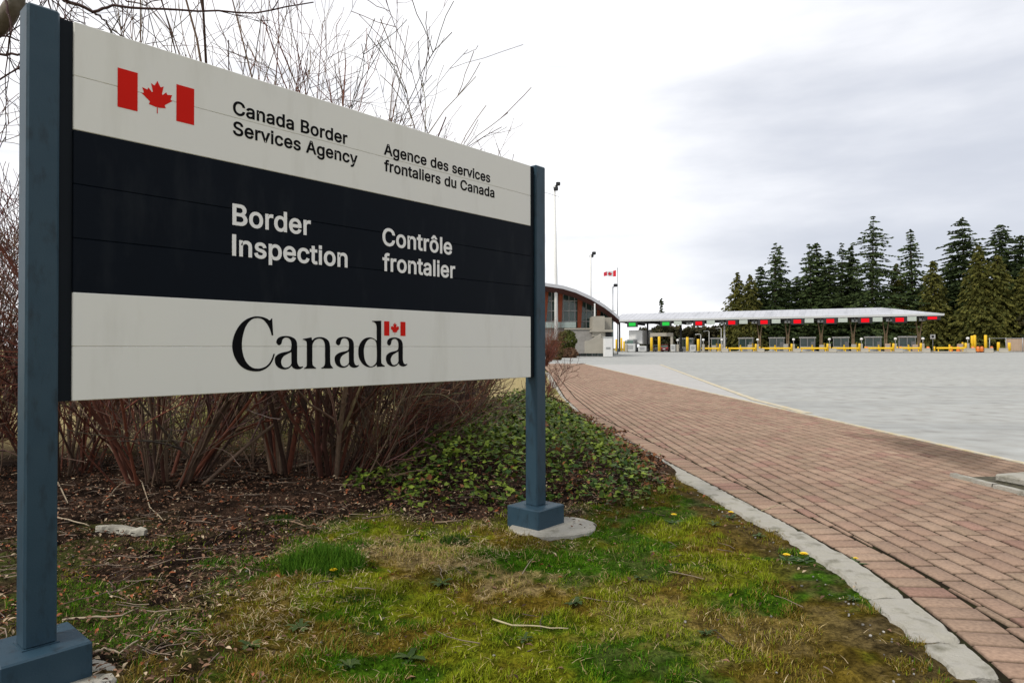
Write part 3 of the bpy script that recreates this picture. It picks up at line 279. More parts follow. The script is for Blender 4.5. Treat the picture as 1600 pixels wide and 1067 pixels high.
WORDMARK=[[[[7306,12278],[7282,12253],[7259,12226],[7235,12203],[7210,12192],[7186,12197],[7162,12213],[7136,12234],[7106,12252],[7070,12268],[7029,12284],[6986,12298],[6943,12311],[6900,12320],[6856,12328],[6812,12333],[6768,12337],[6725,12340],[6682,12342],[6639,12341],[6594,12337],[6545,12330],[6495,12320],[6443,12307],[6393,12292],[6343,12274],[6293,12254],[6244,12231],[6194,12204],[6144,12172],[6094,12137],[6045,12098],[5998,12055],[5953,12008],[5910,11957],[5869,11904],[5831,11850],[5797,11795],[5764,11738],[5735,11680],[5708,11621],[5683,11558],[5661,11493],[5642,11428],[5626,11367],[5614,11311],[5605,11258],[5600,11206],[5597,11154],[5596,11101],[5599,11049],[5605,10996],[5614,10941],[5626,10883],[5642,10823],[5660,10762],[5683,10702],[5709,10643],[5740,10584],[5773,10527],[5807,10474],[5843,10425],[5880,10379],[5919,10336],[5960,10297],[6003,10261],[6047,10229],[6093,10199],[6143,10172],[6196,10148],[6251,10127],[6310,10109],[6370,10094],[6433,10081],[6498,10070],[6564,10063],[6628,10060],[6689,10061],[6747,10066],[6805,10074],[6860,10087],[6914,10104],[6967,10125],[7017,10150],[7066,10178],[7114,10210],[7161,10246],[7204,10285],[7244,10327],[7279,10371],[7309,10416],[7337,10466],[7364,10520],[7388,10580],[7410,10645],[7432,10712],[7453,10778],[7387,10784],[7371,10735],[7355,10686],[7338,10637],[7318,10590],[7296,10543],[7271,10497],[7244,10452],[7214,10411],[7181,10372],[7145,10336],[7106,10304],[7066,10275],[7024,10251],[6981,10231],[6936,10215],[6889,10202],[6840,10191],[6789,10184],[6737,10179],[6686,10179],[6634,10181],[6583,10187],[6532,10196],[6484,10211],[6438,10231],[6394,10256],[6352,10285],[6312,10317],[6274,10353],[6237,10393],[6202,10436],[6170,10482],[6141,10532],[6115,10585],[6092,10641],[6071,10698],[6053,10758],[6038,10820],[6025,10881],[6015,10941],[6007,10995],[6003,11048],[6001,11100],[6000,11155],[6001,11214],[6004,11275],[6009,11336],[6016,11397],[6026,11458],[6038,11518],[6053,11579],[6069,11640],[6087,11702],[6106,11765],[6128,11827],[6153,11884],[6180,11937],[6211,11987],[6244,12033],[6279,12077],[6319,12118],[6362,12156],[6406,12190],[6450,12217],[6493,12237],[6536,12250],[6579,12258],[6623,12264],[6667,12267],[6711,12267],[6755,12263],[6797,12256],[6836,12246],[6873,12232],[6909,12214],[6944,12192],[6979,12164],[7013,12130],[7046,12094],[7077,12058],[7106,12022],[7133,11985],[7158,11947],[7181,11908],[7202,11868],[7222,11828],[7240,11786],[7256,11743],[7271,11699],[7283,11654],[7295,11609],[7307,11563],[7376,11564],[7370,11643],[7364,11720],[7358,11799],[7352,11884],[7346,11978],[7341,12077],[7335,12179],[7330,12279]]],[[[7528,11240],[7520,11267],[7520,11296],[7526,11324],[7534,11352],[7546,11378],[7562,11404],[7581,11429],[7604,11451],[7629,11470],[7658,11486],[7690,11501],[7726,11514],[7768,11525],[7814,11533],[7863,11540],[7911,11544],[7957,11546],[8004,11546],[8050,11544],[8097,11538],[8146,11529],[8195,11517],[8243,11502],[8286,11486],[8323,11468],[8356,11449],[8386,11427],[8412,11402],[8435,11374],[8454,11344],[8470,11310],[8483,11273],[8491,11233],[8495,11190],[8497,11142],[8499,11087],[8500,11022],[8500,10950],[8500,10874],[8499,10800],[8499,10725],[8499,10648],[8499,10575],[8500,10513],[8502,10467],[8504,10431],[8509,10400],[8516,10369],[8527,10337],[8541,10305],[8557,10277],[8574,10254],[8591,10236],[8610,10223],[8631,10214],[8654,10209],[8682,10209],[8713,10215],[8745,10222],[8777,10229],[8790,10191],[8761,10172],[8733,10152],[8703,10133],[8670,10119],[8632,10109],[8591,10103],[8549,10100],[8510,10100],[8475,10103],[8443,10110],[8412,10118],[8383,10129],[8356,10141],[8331,10155],[8308,10171],[8288,10188],[8273,10206],[8261,10226],[8251,10246],[8241,10266],[8222,10247],[8204,10228],[8185,10209],[8162,10191],[8135,10173],[8105,10156],[8072,10141],[8037,10129],[8001,10120],[7962,10115],[7922,10112],[7882,10113],[7844,10116],[7805,10122],[7767,10132],[7729,10145],[7689,10162],[7648,10182],[7610,10206],[7576,10232],[7547,10261],[7523,10293],[7502,10326],[7485,10360],[7472,10394],[7463,10430],[7457,10466],[7454,10500],[7453,10533],[7455,10565],[7460,10596],[7469,10625],[7482,10652],[7498,10677],[7519,10700],[7545,10722],[7576,10745],[7614,10767],[7655,10787],[7697,10805],[7741,10820],[7788,10832],[7835,10842],[7881,10852],[7926,10860],[7970,10867],[8012,10874],[8052,10882],[8088,10892],[8122,10902],[8152,10914],[8177,10930],[8195,10950],[8207,10972],[8216,10999],[8223,11030],[8229,11068],[8231,11112],[8232,11158],[8229,11201],[8225,11239],[8219,11276],[8210,11311],[8198,11343],[8181,11372],[8161,11399],[8138,11422],[8113,11442],[8084,11456],[8052,11467],[8019,11474],[7988,11477],[7959,11477],[7931,11472],[7904,11464],[7880,11453],[7857,11440],[7836,11423],[7818,11403],[7803,11382],[7792,11359],[7785,11334],[7779,11308],[7772,11283],[7766,11260],[7762,11238],[7755,11217],[7742,11199],[7720,11180],[7693,11162],[7663,11150],[7635,11148],[7606,11161],[7574,11184],[7547,11212]],[[8224,10859],[8176,10836],[8128,10813],[8081,10791],[8036,10769],[7994,10749],[7953,10731],[7915,10712],[7881,10691],[7853,10669],[7828,10645],[7807,10620],[7789,10594],[7773,10564],[7759,10532],[7749,10500],[7743,10468],[7741,10436],[7743,10403],[7749,10372],[7759,10341],[7773,10310],[7791,10278],[7812,10250],[7836,10227],[7863,10210],[7894,10198],[7927,10190],[7960,10187],[7995,10190],[8032,10197],[8068,10208],[8100,10221],[8128,10235],[8153,10252],[8175,10271],[8193,10290],[8207,10310],[8216,10331],[8223,10353],[8231,10375]]],[[[8781,11432],[8809,11436],[8834,11438],[8864,11442],[8901,11448],[8952,11457],[9014,11469],[9075,11481],[9123,11490],[9154,11495],[9173,11498],[9189,11500],[9206,11502],[9235,11360],[9262,11384],[9288,11409],[9316,11432],[9348,11452],[9385,11469],[9426,11484],[9468,11496],[9510,11505],[9550,11513],[9589,11518],[9630,11520],[9673,11519],[9721,11514],[9772,11507],[9823,11496],[9871,11481],[9917,11462],[9962,11440],[10003,11415],[10038,11387],[10066,11359],[10088,11329],[10106,11296],[10122,11258],[10135,11215],[10144,11170],[10150,11117],[10156,11055],[10160,10976],[10161,10886],[10162,10793],[10163,10707],[10163,10627],[10163,10550],[10164,10478],[10167,10416],[10171,10366],[10177,10326],[10186,10291],[10201,10256],[10222,10223],[10250,10192],[10280,10162],[10309,10132],[10309,10100],[9708,10108],[9708,10140],[9743,10154],[9779,10167],[9812,10183],[9840,10206],[9861,10234],[9878,10267],[9891,10308],[9899,10363],[9904,10436],[9903,10524],[9901,10618],[9899,10709],[9899,10799],[9900,10892],[9900,10979],[9899,11055],[9896,11114],[9893,11161],[9888,11202],[9878,11242],[9865,11281],[9849,11317],[9829,11349],[9805,11377],[9776,11399],[9743,11418],[9708,11432],[9673,11441],[9641,11447],[9609,11448],[9576,11446],[9543,11440],[9506,11430],[9467,11417],[9430,11401],[9396,11382],[9368,11361],[9342,11339],[9320,11312],[9300,11281],[9282,11249],[9268,11215],[9257,11171],[9248,11111],[9245,11025],[9246,10920],[9248,10811],[9249,10714],[9249,10632],[9248,10558],[9247,10491],[9250,10430],[9252,10378],[9255,10334],[9262,10296],[9279,10260],[9308,10228],[9347,10201],[9390,10175],[9431,10149],[9431,10114],[8849,10119],[8849,10147],[8879,10164],[8910,10179],[8938,10197],[8960,10224],[8971,10256],[8976,10293],[8977,10341],[8978,10406],[8980,10496],[8979,10606],[8978,10721],[8978,10829],[8979,10930],[8980,11029],[8980,11121],[8977,11195],[8971,11248],[8964,11284],[8952,11311],[8932,11335],[8902,11357],[8863,11373],[8821,11387],[8781,11402]]],[[[10478,11240],[10470,11267],[10470,11296],[10476,11324],[10484,11352],[10496,11378],[10512,11404],[10531,11429],[10554,11451],[10579,11470],[10608,11486],[10640,11501],[10676,11514],[10718,11525],[10764,11533],[10813,11540],[10861,11544],[10907,11546],[10954,11546],[11000,11544],[11047,11538],[11096,11529],[11145,11517],[11193,11502],[11236,11486],[11273,11468],[11307,11449],[11336,11427],[11363,11402],[11385,11374],[11405,11344],[11420,11310],[11433,11273],[11441,11233],[11445,11190],[11447,11142],[11449,11087],[11450,11022],[11450,10950],[11450,10874],[11450,10800],[11449,10725],[11449,10648],[11449,10575],[11450,10513],[11452,10467],[11455,10431],[11459,10400],[11466,10369],[11477,10337],[11491,10305],[11507,10277],[11524,10254],[11541,10236],[11560,10223],[11581,10214],[11604,10209],[11632,10209],[11663,10215],[11695,10222],[11727,10229],[11740,10191],[11711,10172],[11683,10152],[11653,10133],[11620,10119],[11583,10109],[11541,10103],[11499,10100],[11460,10100],[11426,10103],[11393,10110],[11362,10118],[11333,10129],[11306,10141],[11281,10155],[11258,10171],[11238,10188],[11223,10206],[11212,10226],[11202,10246],[11191,10266],[11172,10247],[11155,10228],[11135,10209],[11112,10191],[11085,10173],[11055,10156],[11022,10141],[10988,10129],[10951,10120],[10912,10115],[10872,10112],[10833,10113],[10794,10116],[10756,10122],[10717,10132],[10679,10145],[10639,10162],[10598,10182],[10560,10206],[10526,10232],[10498,10261],[10473,10293],[10452,10326],[10435,10360],[10422,10394],[10413,10430],[10407,10466],[10404,10500],[10403,10533],[10405,10565],[10410,10596],[10419,10625],[10432,10652],[10448,10677],[10469,10700],[10495,10722],[10527,10745],[10564,10767],[10605,10787],[10647,10805],[10691,10820],[10738,10832],[10785,10842],[10831,10852],[10876,10860],[10920,10867],[10963,10874],[11002,10882],[11038,10892],[11072,10902],[11102,10914],[11127,10930],[11145,10950],[11158,10972],[11167,10999],[11174,11030],[11179,11068],[11182,11112],[11182,11158],[11180,11201],[11176,11239],[11169,11276],[11160,11311],[11148,11343],[11131,11372],[11111,11399],[11088,11422],[11063,11442],[11034,11456],[11002,11467],[10969,11474],[10938,11477],[10909,11477],[10881,11472],[10854,11464],[10830,11453],[10807,11440],[10787,11423],[10768,11403],[10753,11382],[10742,11359],[10735,11334],[10729,11308],[10722,11283],[10717,11260],[10712,11238],[10705,11217],[10692,11199],[10671,11180],[10643,11162],[10614,11150],[10585,11148],[10556,11161],[10525,11184],[10497,11212]],[[11174,10859],[11126,10836],[11078,10813],[11031,10791],[10986,10769],[10944,10749],[10903,10731],[10865,10712],[10831,10691],[10803,10669],[10779,10645],[10758,10620],[10739,10594],[10723,10564],[10710,10532],[10699,10500],[10693,10468],[10692,10436],[10694,10403],[10699,10372],[10709,10341],[10723,10310],[10741,10278],[10762,10250],[10786,10227],[10813,10210],[10844,10198],[10877,10190],[10910,10187],[10945,10190],[10982,10197],[11018,10208],[11050,10221],[11078,10235],[11103,10252],[11125,10271],[11144,10290],[11157,10310],[11166,10331],[11173,10353],[11181,10375]]],[[[12502,12323],[13035,12348],[13035,12132],[13035,11919],[13035,11701],[13036,11469],[13035,11196],[13033,10895],[13032,10617],[13036,10413],[13043,10309],[13051,10275],[13065,10271],[13086,10256],[13119,10227],[13161,10202],[13206,10178],[13249,10154],[13249,10122],[12780,10114],[12768,10232],[12736,10208],[12705,10184],[12672,10161],[12635,10142],[12593,10126],[12547,10114],[12498,10105],[12447,10100],[12393,10100],[12337,10104],[12280,10113],[12223,10126],[12166,10146],[12109,10170],[12053,10199],[12002,10231],[11955,10268],[11912,10309],[11873,10354],[11837,10401],[11804,10450],[11773,10503],[11748,10557],[11727,10613],[11714,10672],[11706,10734],[11703,10796],[11702,10854],[11702,10908],[11705,10960],[11712,11011],[11727,11065],[11750,11125],[11781,11190],[11816,11252],[11854,11307],[11896,11353],[11942,11394],[11990,11430],[12037,11460],[12083,11483],[12130,11500],[12176,11513],[12222,11522],[12269,11530],[12315,11533],[12362,11534],[12409,11530],[12456,11523],[12503,11512],[12550,11498],[12597,11480],[12642,11457],[12686,11430],[12731,11402],[12775,11374],[12773,11451],[12771,11528],[12769,11605],[12767,11682],[12768,11763],[12769,11845],[12770,11923],[12767,11991],[12762,12048],[12755,12097],[12745,12139],[12729,12176],[12706,12206],[12677,12230],[12645,12250],[12615,12265],[12587,12276],[12558,12281],[12530,12285],[12502,12290]],[[12748,11250],[12730,11308],[12707,11349],[12681,11378],[12653,11404],[12623,11425],[12591,11440],[12556,11451],[12521,11458],[12485,11463],[12447,11465],[12409,11463],[12371,11457],[12333,11446],[12295,11431],[12258,11411],[12222,11385],[12187,11352],[12153,11312],[12121,11267],[12093,11217],[12069,11161],[12048,11100],[12031,11036],[12019,10974],[12013,10913],[12013,10851],[12015,10790],[12020,10731],[12025,10676],[12032,10622],[12042,10570],[12056,10519],[12074,10466],[12096,10414],[12121,10365],[12149,10320],[12182,10279],[12218,10243],[12258,10211],[12297,10186],[12339,10167],[12381,10154],[12424,10147],[12466,10146],[12505,10152],[12544,10166],[12582,10184],[12616,10204],[12649,10225],[12680,10250],[12707,10277],[12730,10309],[12746,10342],[12758,10377],[12765,10421],[12772,10478],[12777,10556],[12780,10649],[12781,10749],[12779,10849],[12776,10953],[12770,11063],[12762,11166]]],[[[13402,11240],[13394,11267],[13394,11296],[13399,11324],[13408,11352],[13420,11378],[13435,11404],[13455,11429],[13478,11451],[13503,11470],[13531,11486],[13564,11501],[13600,11514],[13641,11525],[13688,11533],[13737,11540],[13784,11544],[13831,11546],[13877,11546],[13924,11544],[13971,11538],[14019,11529],[14069,11517],[14117,11502],[14159,11486],[14197,11468],[14230,11449],[14260,11427],[14286,11402],[14309,11374],[14328,11344],[14344,11310],[14356,11273],[14365,11233],[14369,11190],[14371,11142],[14373,11087],[14374,11022],[14374,10950],[14373,10874],[14373,10800],[14373,10725],[14372,10648],[14372,10575],[14374,10513],[14376,10467],[14378,10431],[14383,10400],[14390,10369],[14401,10337],[14415,10305],[14431,10277],[14448,10254],[14465,10236],[14484,10223],[14504,10214],[14528,10209],[14556,10209],[14586,10215],[14619,10222],[14650,10229],[14663,10191],[14635,10172],[14606,10152],[14577,10133],[14544,10119],[14506,10109],[14465,10103],[14423,10100],[14384,10100],[14349,10103],[14316,10110],[14286,10118],[14257,10129],[14230,10141],[14204,10155],[14181,10171],[14162,10188],[14147,10206],[14135,10226],[14125,10246],[14114,10266],[14096,10247],[14078,10228],[14059,10209],[14036,10191],[14009,10173],[13978,10156],[13946,10141],[13911,10129],[13875,10120],[13836,10115],[13796,10112],[13756,10113],[13718,10116],[13679,10122],[13641,10132],[13602,10145],[13563,10162],[13522,10182],[13484,10206],[13450,10232],[13421,10261],[13396,10293],[13376,10326],[13358,10360],[13346,10394],[13337,10430],[13331,10466],[13328,10500],[13327,10533],[13329,10565],[13334,10596],[13343,10625],[13356,10652],[13372,10677],[13393,10700],[13418,10722],[13450,10745],[13488,10767],[13528,10787],[13570,10805],[13615,10820],[13661,10832],[13709,10842],[13755,10852],[13799,10860],[13844,10867],[13886,10874],[13925,10882],[13962,10892],[13996,10902],[14026,10914],[14050,10930],[14069,10950],[14081,10972],[14090,10999],[14097,11030],[14103,11068],[14105,11112],[14105,11158],[14103,11201],[14099,11239],[14093,11276],[14084,11311],[14072,11343],[14055,11372],[14035,11399],[14012,11422],[13987,11442],[13958,11456],[13926,11467],[13893,11474],[13862,11477],[13833,11477],[13805,11472],[13778,11464],[13754,11453],[13731,11440],[13710,11423],[13692,11403],[13677,11382],[13666,11359],[13659,11334],[13653,11308],[13646,11283],[13640,11260],[13636,11238],[13629,11217],[13616,11199],[13594,11180],[13567,11162],[13537,11150],[13509,11148],[13479,11161],[13448,11184],[13421,11212]],[[14098,10859],[14050,10836],[14002,10813],[13955,10791],[13910,10769],[13868,10749],[13827,10731],[13789,10712],[13755,10691],[13727,10669],[13702,10645],[13681,10620],[13663,10594],[13647,10564],[13633,10532],[13623,10500],[13617,10468],[13615,10436],[13617,10403],[13623,10372],[13633,10341],[13647,10310],[13665,10278],[13686,10250],[13710,10227],[13737,10210],[13768,10198],[13800,10190],[13834,10187],[13868,10190],[13905,10197],[13941,10208],[13973,10221],[14002,10235],[14027,10252],[14049,10271],[14067,10290],[14081,10310],[14090,10331],[14097,10353],[14105,10375]]]]
# ================================================================ GROUND, PATH, ROAD
KY = np.array([.6, 1.2, 2.35, 3.0, 3.6, 4.3, 5.1, 6.1, 7.3, 8.75, 10.9, 15, 28, 60])
KX = np.array([1.30, 1.46, 1.66, 1.77, 1.79, 1.71, 1.645, 1.545, 1.45, 1.33, 1.17, 1.17, 1.6, 2.2])
def edge(y):                                           # left edge of the paving
    y = np.asarray(y, float)
    return sum(np.interp(y+k, KY, KX) for k in (-.5, -.25, 0, .25, .5))/5
RX = 4.82                                              # right edge of the paving
BEDX = [-1.6, -1.45, -1.34, -1.26, -1.0, -.4, 0, .43, .97, 1.4, 1.7]
BEDY = [1.2, 2.0, 3.0, 3.8, 4.4, 4.3, 4.15, 4.5, 5.1, 6.1, 7.0]
def bedness(x, y):                                     # 1 in the leaf-littered bed, 0 on the lawn
    d = np.where(x < -1.3, (-1.3-x)*1.0+.25*(y-2.6), y-np.interp(x, BEDX, BEDY))
    d = np.minimum(np.maximum(d, (-1.15-x)), 3)
    return sstep(-.28, .28, d+(fbm(x*2.2, y*2.2, 5)-.5)*.9+(fbm(x*9, y*9, 6)-.5)*.35)
IVY = [G(*p).xy for p in [(560, 752), (640, 706), (720, 668), (800, 632), (860, 640), (900, 656), (955, 690), (1028, 737), (1005, 778), (930, 796), (880, 792), (800, 803), (700, 806), (620, 806), (580, 776)]]
IVY = [(p.x, p.y) for p in IVY]

# far ground sheet out to the horizon
gx = np.r_[-2500, -800, -300, -120, -60, -30, -14, -7.2, 0, 4, 12, 30, 60, 120, 300, 800, 2500]
gy = np.r_[-300, -60, -15, -4, 1, 6, 13, 20, 40, 80, 140, 220, 400, 900, 3500]
V = [(x, y, min(gz(y), .4)-.12) for y in gy for x in gx]
nx = len(gx)
mesh_np('ground', V, [(j*nx+i, j*nx+i+1, j*nx+nx+i+1, j*nx+nx+i) for j in range(len(gy)-1) for i in range(nx-1)], M_far)['kind'] = 'structure'

# near lawn and bed: a fine, bumpy sheet
xs = np.r_[np.arange(-12, -3.5, .25), np.arange(-3.5, 1.86, .022)]
ys = np.r_[np.arange(.9, 5.2, .022), np.arange(5.2, 8, .05), np.arange(8, 16, .15), np.arange(16, 60, 1.5)]
X, Y = np.meshgrid(xs, ys); X = np.minimum(X, edge(Y)-.10)
x, y = X.ravel(), Y.ravel()
bed = bedness(x, y)
lump = fbm(x*2.5, y*2.5, 1)-.5; fine = fbm(x*14, y*14, 2, 4)-.5; vf = fbm(x*45, y*45, 3, 2)-.5
near = 1-sstep(.0, .35, edge(y)-.2-x)
z = (.055*lump+.035*fine*(1+.7*bed)+.016*vf)*(1-.75*near)-.008+.05*bed*sstep(0, 1.2, y-4.2)+np.vectorize(gz)(y)-.06*sstep(14, 22, y)
moss = fbm(x*1.7+4, y*1.7, 11); dry = fbm(x*1.5-3, y*1.9+2, 12); mid = fbm(x*7, y*7, 13); mic = fbm(x*26, y*26, 14)
c = mixc((.050, .115, .006), (.160, .168, .010), sstep(.40, .60, moss+.6*(mid-.5)))
tan = sstep(.62, .76, dry+.45*(mid-.5)+.25*(mic-.5)+.20*np.exp(-((x+.45)**2+(y-3.65)**2)/.16))
tan = tan*(1-.7*sstep(.0, .5, x))
och = .85*sstep(.51, .66, fbm(x*1.9+31, y*2.3+5, 23)+.5*(mid-.5)+.12*sstep(.5, 1.5, x))
c = c*(1-och[:, None])+np.array((.155, .098, .014))*och[:, None]
c = mixc((0, 0, 0), (1, 1, 1), tan)*np.array((.27, .20, .085))+c*(1-tan[:, None])
bare = .6*sstep(.58, .72, fbm(x*3.1+9, y*3.1, 15)+.5*(mic-.5))
bare = np.maximum(bare, sstep(.42, .10, edge(y)-.18-x)*sstep(.34, .50, mid+.3*(mic-.5))*.95)
c = c*(1-.75*bare[:, None])+np.array((.075, .055, .032))*.75*bare[:, None]
sc = mixc((.012, .008, .006), (.058, .035, .024), sstep(.35, .7, mid*.5+mic*.5))
mb_ = sstep(.48, .62, fbm(x*2.6+20, y*2.6, 17)+.3*(mic-.5))*sstep(5, 3.6, y)
sc = sc*(1-.8*mb_[:, None])+np.array((.055, .065, .016))*.8*mb_[:, None]
far = sstep(6.3, 9, y)
c = c*.62*(.55+.9*sstep(.3, .7, mic))[:, None]  # lawn colour dimmed as painted shade between the blades, with random mottling
c = c*(1-bed[:, None])+sc*bed[:, None]
c = c*(1-far[:, None])+far[:, None]*mixc((.16, .15, .045), (.32, .26, .13), sstep(.4, .6, fbm(x*.6, y*.6, 19)))
V = np.c_[x, y, z]; nx = len(xs)
i, j = np.meshgrid(np.arange(nx-1), np.arange(len(ys)-1)); a = (j*nx+i).ravel()
lawn = mesh_np('lawn', V, np.c_[a, a+1, a+nx+1, a+nx], M_ground, c, smooth=True); lawn['kind'] = 'structure'
ZG = z.reshape(X.shape)
def gh(px, py):                                        # height of the lawn sheet
    i = np.clip(np.searchsorted(xs, px), 0, nx-1); j = np.clip(np.searchsorted(ys, py), 0, len(ys)-1)
    return ZG[j, i]

# brick path: every paver is real geometry in one mesh
rs = np.random.RandomState(4)
bv = []; bf = []; bc = []
def paver(cx, cy, w, l, ang, stain=0.):
    hz = gz(cy)+rs.uniform(-.002, .0025); e = .006; o = .007
    ca, sa = math.cos(ang), math.sin(ang); b = len(bv)
    t1, t2 = rs.uniform(-.006, .006, 2)
    for k, (ex, zz) in enumerate(((e-.002, -.014), (e+o, -.001))):
        for sx, sy in ((-1, -1), (1, -1), (1, 1), (-1, 1)):
            X, Y = sx*(w/2-ex), sy*(l/2-ex)
            bv.append((cx+X*ca-Y*sa, cy+X*sa+Y*ca, hz+zz+(t1*X+t2*Y if k else 0)))
    bf.append((b+4, b+5, b+6, b+7))
    for i in range(4): bf.append((b+i, b+(i+1) % 4, b+4+(i+1) % 4, b+4+i))
    h = rs.rand()
    col = np.array((.318, .212, .155))*(1-h)+np.array((.342, .243, .176))*h
    if rs.rand() < .10: col = np.array((.31, .190, .145))
    if rs.rand() < .08: col = np.array((.31, .222, .158))
    col = col*rs.uniform(.88, 1.10)*(1-stain)
    bc.extend([(.013, .009, .006)]*4+[tuple(col)]*4)
yy = .7; PW, PL = .128, .218
while yy < 46:                                         # soldier course along the kerb
    s = float(edge(yy+.05)-edge(yy-.05))/.1
    paver(float(edge(yy))+.012+PL/2, yy, PL, PW, -math.atan(s))
    yy += PW*math.cos(math.atan(s))*.985
def stain_at(x, y):
    d = math.hypot((x-4.45)/.55, (y-7.0)/1.5); f = float(fbm(np.array([x*2.]), np.array([y*2.]), 31)[0])
    return max(0., min(.55, 1.0-d+(f-.5)*1.3))*.95+.12*max(0, f-.5)
k = 0
cx = 1.25
while cx < RX:
    yy = .7+(k % 2)*PL/2+rs.uniform(-.01, .01)
    while yy < 46:
        lo = float(edge(yy))+.012+PL+.008
        l, r = cx, cx+PW
        if r-lo > .02 and r <= RX+.05:
            l = max(l, lo)
            paver((l+r)/2, yy, r-l, PL, rs.uniform(-.006, .006), stain_at(cx, yy))
        yy += PL
    cx += PW; k += 1
yb = np.r_[np.arange(.6, 14, .5), np.arange(14, 47, 2)]
sb = len(bv)
for yv in yb:
    bv += [(float(edge(yv))-.02, yv, gz(yv)-.009), (RX+.02, yv, gz(yv)-.009)]; bc += [(1, 1, 1)]*2
nb = len(bf)
for i in range(len(yb)-1): bf.append((sb+2*i, sb+2*i+1, sb+2*i+3, sb+2*i+2))
path = mesh_np('brick_path', bv, bf, [M_brick, M_sand], bc); path['kind'] = 'structure'
mi = np.zeros(len(path.data.polygons), np.int32); mi[nb:] = 1; path.data.polygons.foreach_set('material_index', mi)

# kerb between lawn and path: cast pieces with chipped edges
kb = MB(); cuts = [2.26, 2.53, 2.98, 4.05, 5.25, 6.4, 7.7, 9.2, 11, 13.5, 17, 22, 30]
for a, b in zip(cuts[:-1], cuts[1:]):
    n = max(4, int((b-a)/.028)); vs = []; K = 7; off = rnd.uniform(-.012, .008); wd = rnd.uniform(.15, .19)
    for i in range(n+1):
        yv = a+.006+(b-a-.012)*i/n; e = float(edge(yv))
        r1 = (float(fbm(np.array([yv*22.]), np.array([3.]), 41)[0])-.5)*.045; r2 = (float(fbm(np.array([yv*13.]), np.array([8.]), 42)[0])-.5)*.022
        endc = .018 if i in (0, n) else 0
        x0, x1 = e-wd+r1, e-.004+r2
        sk = .05*(1 if False else 0)
        prof = [(x0-.01, -.07), (x0, -.010-endc), (x0+.010, .006-endc), ((x0+x1)/2, .010-endc*.6), (x1-.010, .008-endc), (x1, -.004-endc), (x1+.002, -.07)]
        for px, pz in prof: vs.append((px+off, yv+(x1-px)*-.12*0, pz+gz(yv)+rnd.uniform(-.003, .003)))
    fs = [(i*K+j, i*K+j+1, i*K+K+j+1, i*K+K+j) for i in range(n) for j in range(K-1)]
    fs += [tuple(range(K))[::-1], tuple(n*K+j for j in range(K))]
    kb.add(vs, fs)
kb.build('kerb', M_conc)['kind'] = 'structure'

# road with its yellow edge, pale gutter and painted line
def strip(name, p_l, p_r, dz, mat):
    m = MB(); n = len(p_l)
    vs = [(p[0], p[1], gz(p[1])+dz) for p in p_l]+[(p[0], p[1], gz(p[1])+dz) for p in p_r]
    m.add(vs, [(i, n+i, n+i+1, i+1) for i in range(n-1)])
    o = m.build(name, mat); o['kind'] = 'structure'; return o
yr = [-6, 0, 4, 8, 12, 16, 20, 30, 40, 60, 90, 120, 160, 215]
strip('road', [(RX+.12, v) for v in yr], [(260, v) for v in yr], -.030, M_road)
ye = [.5, 4, 8, 12, 20, 30, 46]
m = MB(); n = len(ye)
for q, (a, z0) in enumerate(((RX+.02, -.05), (RX+.025, .004), (RX+.085, .004), (RX+.12, -.05))):
    m.v += [(a, v, gz(v)+z0) for v in ye]; m.c += [(1, 1, 1)]*n
for q in range(3):
    for i in range(n-1): m.f.append((q*n+i, q*n+n+i, q*n+n+i+1, q*n+i+1)); m.mi.append(0); m.sm.append(False)
m.build('road_edge_kerb', M_yel)['kind'] = 'structure'
la, lb = G(1224, 641), G(1030, 570)
yl = np.linspace(11.6, 44, 12)
lx = la.x+(lb.x-la.x)*(yl-la.y)/(lb.y-la.y)
lx = np.maximum(lx, RX+.2)
strip('road_gutter', [(RX+.125, v) for v in yl], [(x_-.02, v) for x_, v in zip(lx, yl)], -.026, M_gut)
strip('road_marking', [(x_, v) for x_, v in zip(lx, yl)], [(x_+.16, v) for x_, v in zip(lx, yl)], -.022, M_yel)
# forecourt left of the road beyond the path end
strip('forecourt_paving', [(-6, v) for v in (46, 60, 80, 110, 160)], [(RX+.1, v) for v in (46, 60, 80, 110, 160)], -.034, M_road)

# planting bed cut into the path at the right with its white edging
pb = MB()
bo = [(3.80, 5.72), (3.86, 5.0), (3.84, 4.2), (4.75, 4.2), (4.75, 5.5), (4.3, 5.75)]
pb.add([(a, b, .006) for a, b in bo], [tuple(range(6))])
pb.build('planting_bed', M_brow)['kind'] = 'structure'
pe = MB()
for (x0, y0), (x1, y1) in (((3.765, 5.78), (3.80, 5.32)), ((3.802, 5.30), (3.83, 4.75)), ((3.832, 4.73), (3.81, 4.2))):
    vs = []
    for i in range(9):
        t = i/8; ax, ay = x0+(x1-x0)*t, y0+(y1-y0)*t; j = rnd.uniform(-.008, .008)
        vs += [(ax-.03+j, ay, -.01), (ax-.026+j, ay, .028), (ax+.024+j, ay, .03), (ax+.03, ay, -.01)]
    pe.add(vs, [(i*4+q, i*4+4+q, i*4+5+q, i*4+1+q) for i in range(8) for q in range(3)])
pe.build('bed_edging', M_conc)['kind'] = 'structure'
t = empty('concrete_slab', (4.28, 5.42, .006), 'flat grey concrete slab lying in the planting bed at the right edge of the paving', 'slab')
m = MB(); m.box((0, 0, .03), (.55, .42, .06), bev=.012); m.build('slab_body', M_conc, t); t.rotation_euler.z = .3
m = MB(); vs = []
for i in range(7):
    for j in range(7):
        a = i/6*2*math.pi; b = (j/6-.5)*math.pi; r = 1+rnd.uniform(-.3, .3)
        vs.append((.07*r*math.cos(a)*math.cos(b), .05*r*math.sin(a)*math.cos(b), .035+.035*r*math.sin(b)))
m.add(vs, [(i*7+j, i*7+7+j, i*7+8+j, i*7+j+1) for i in range(6) for j in range(6)])
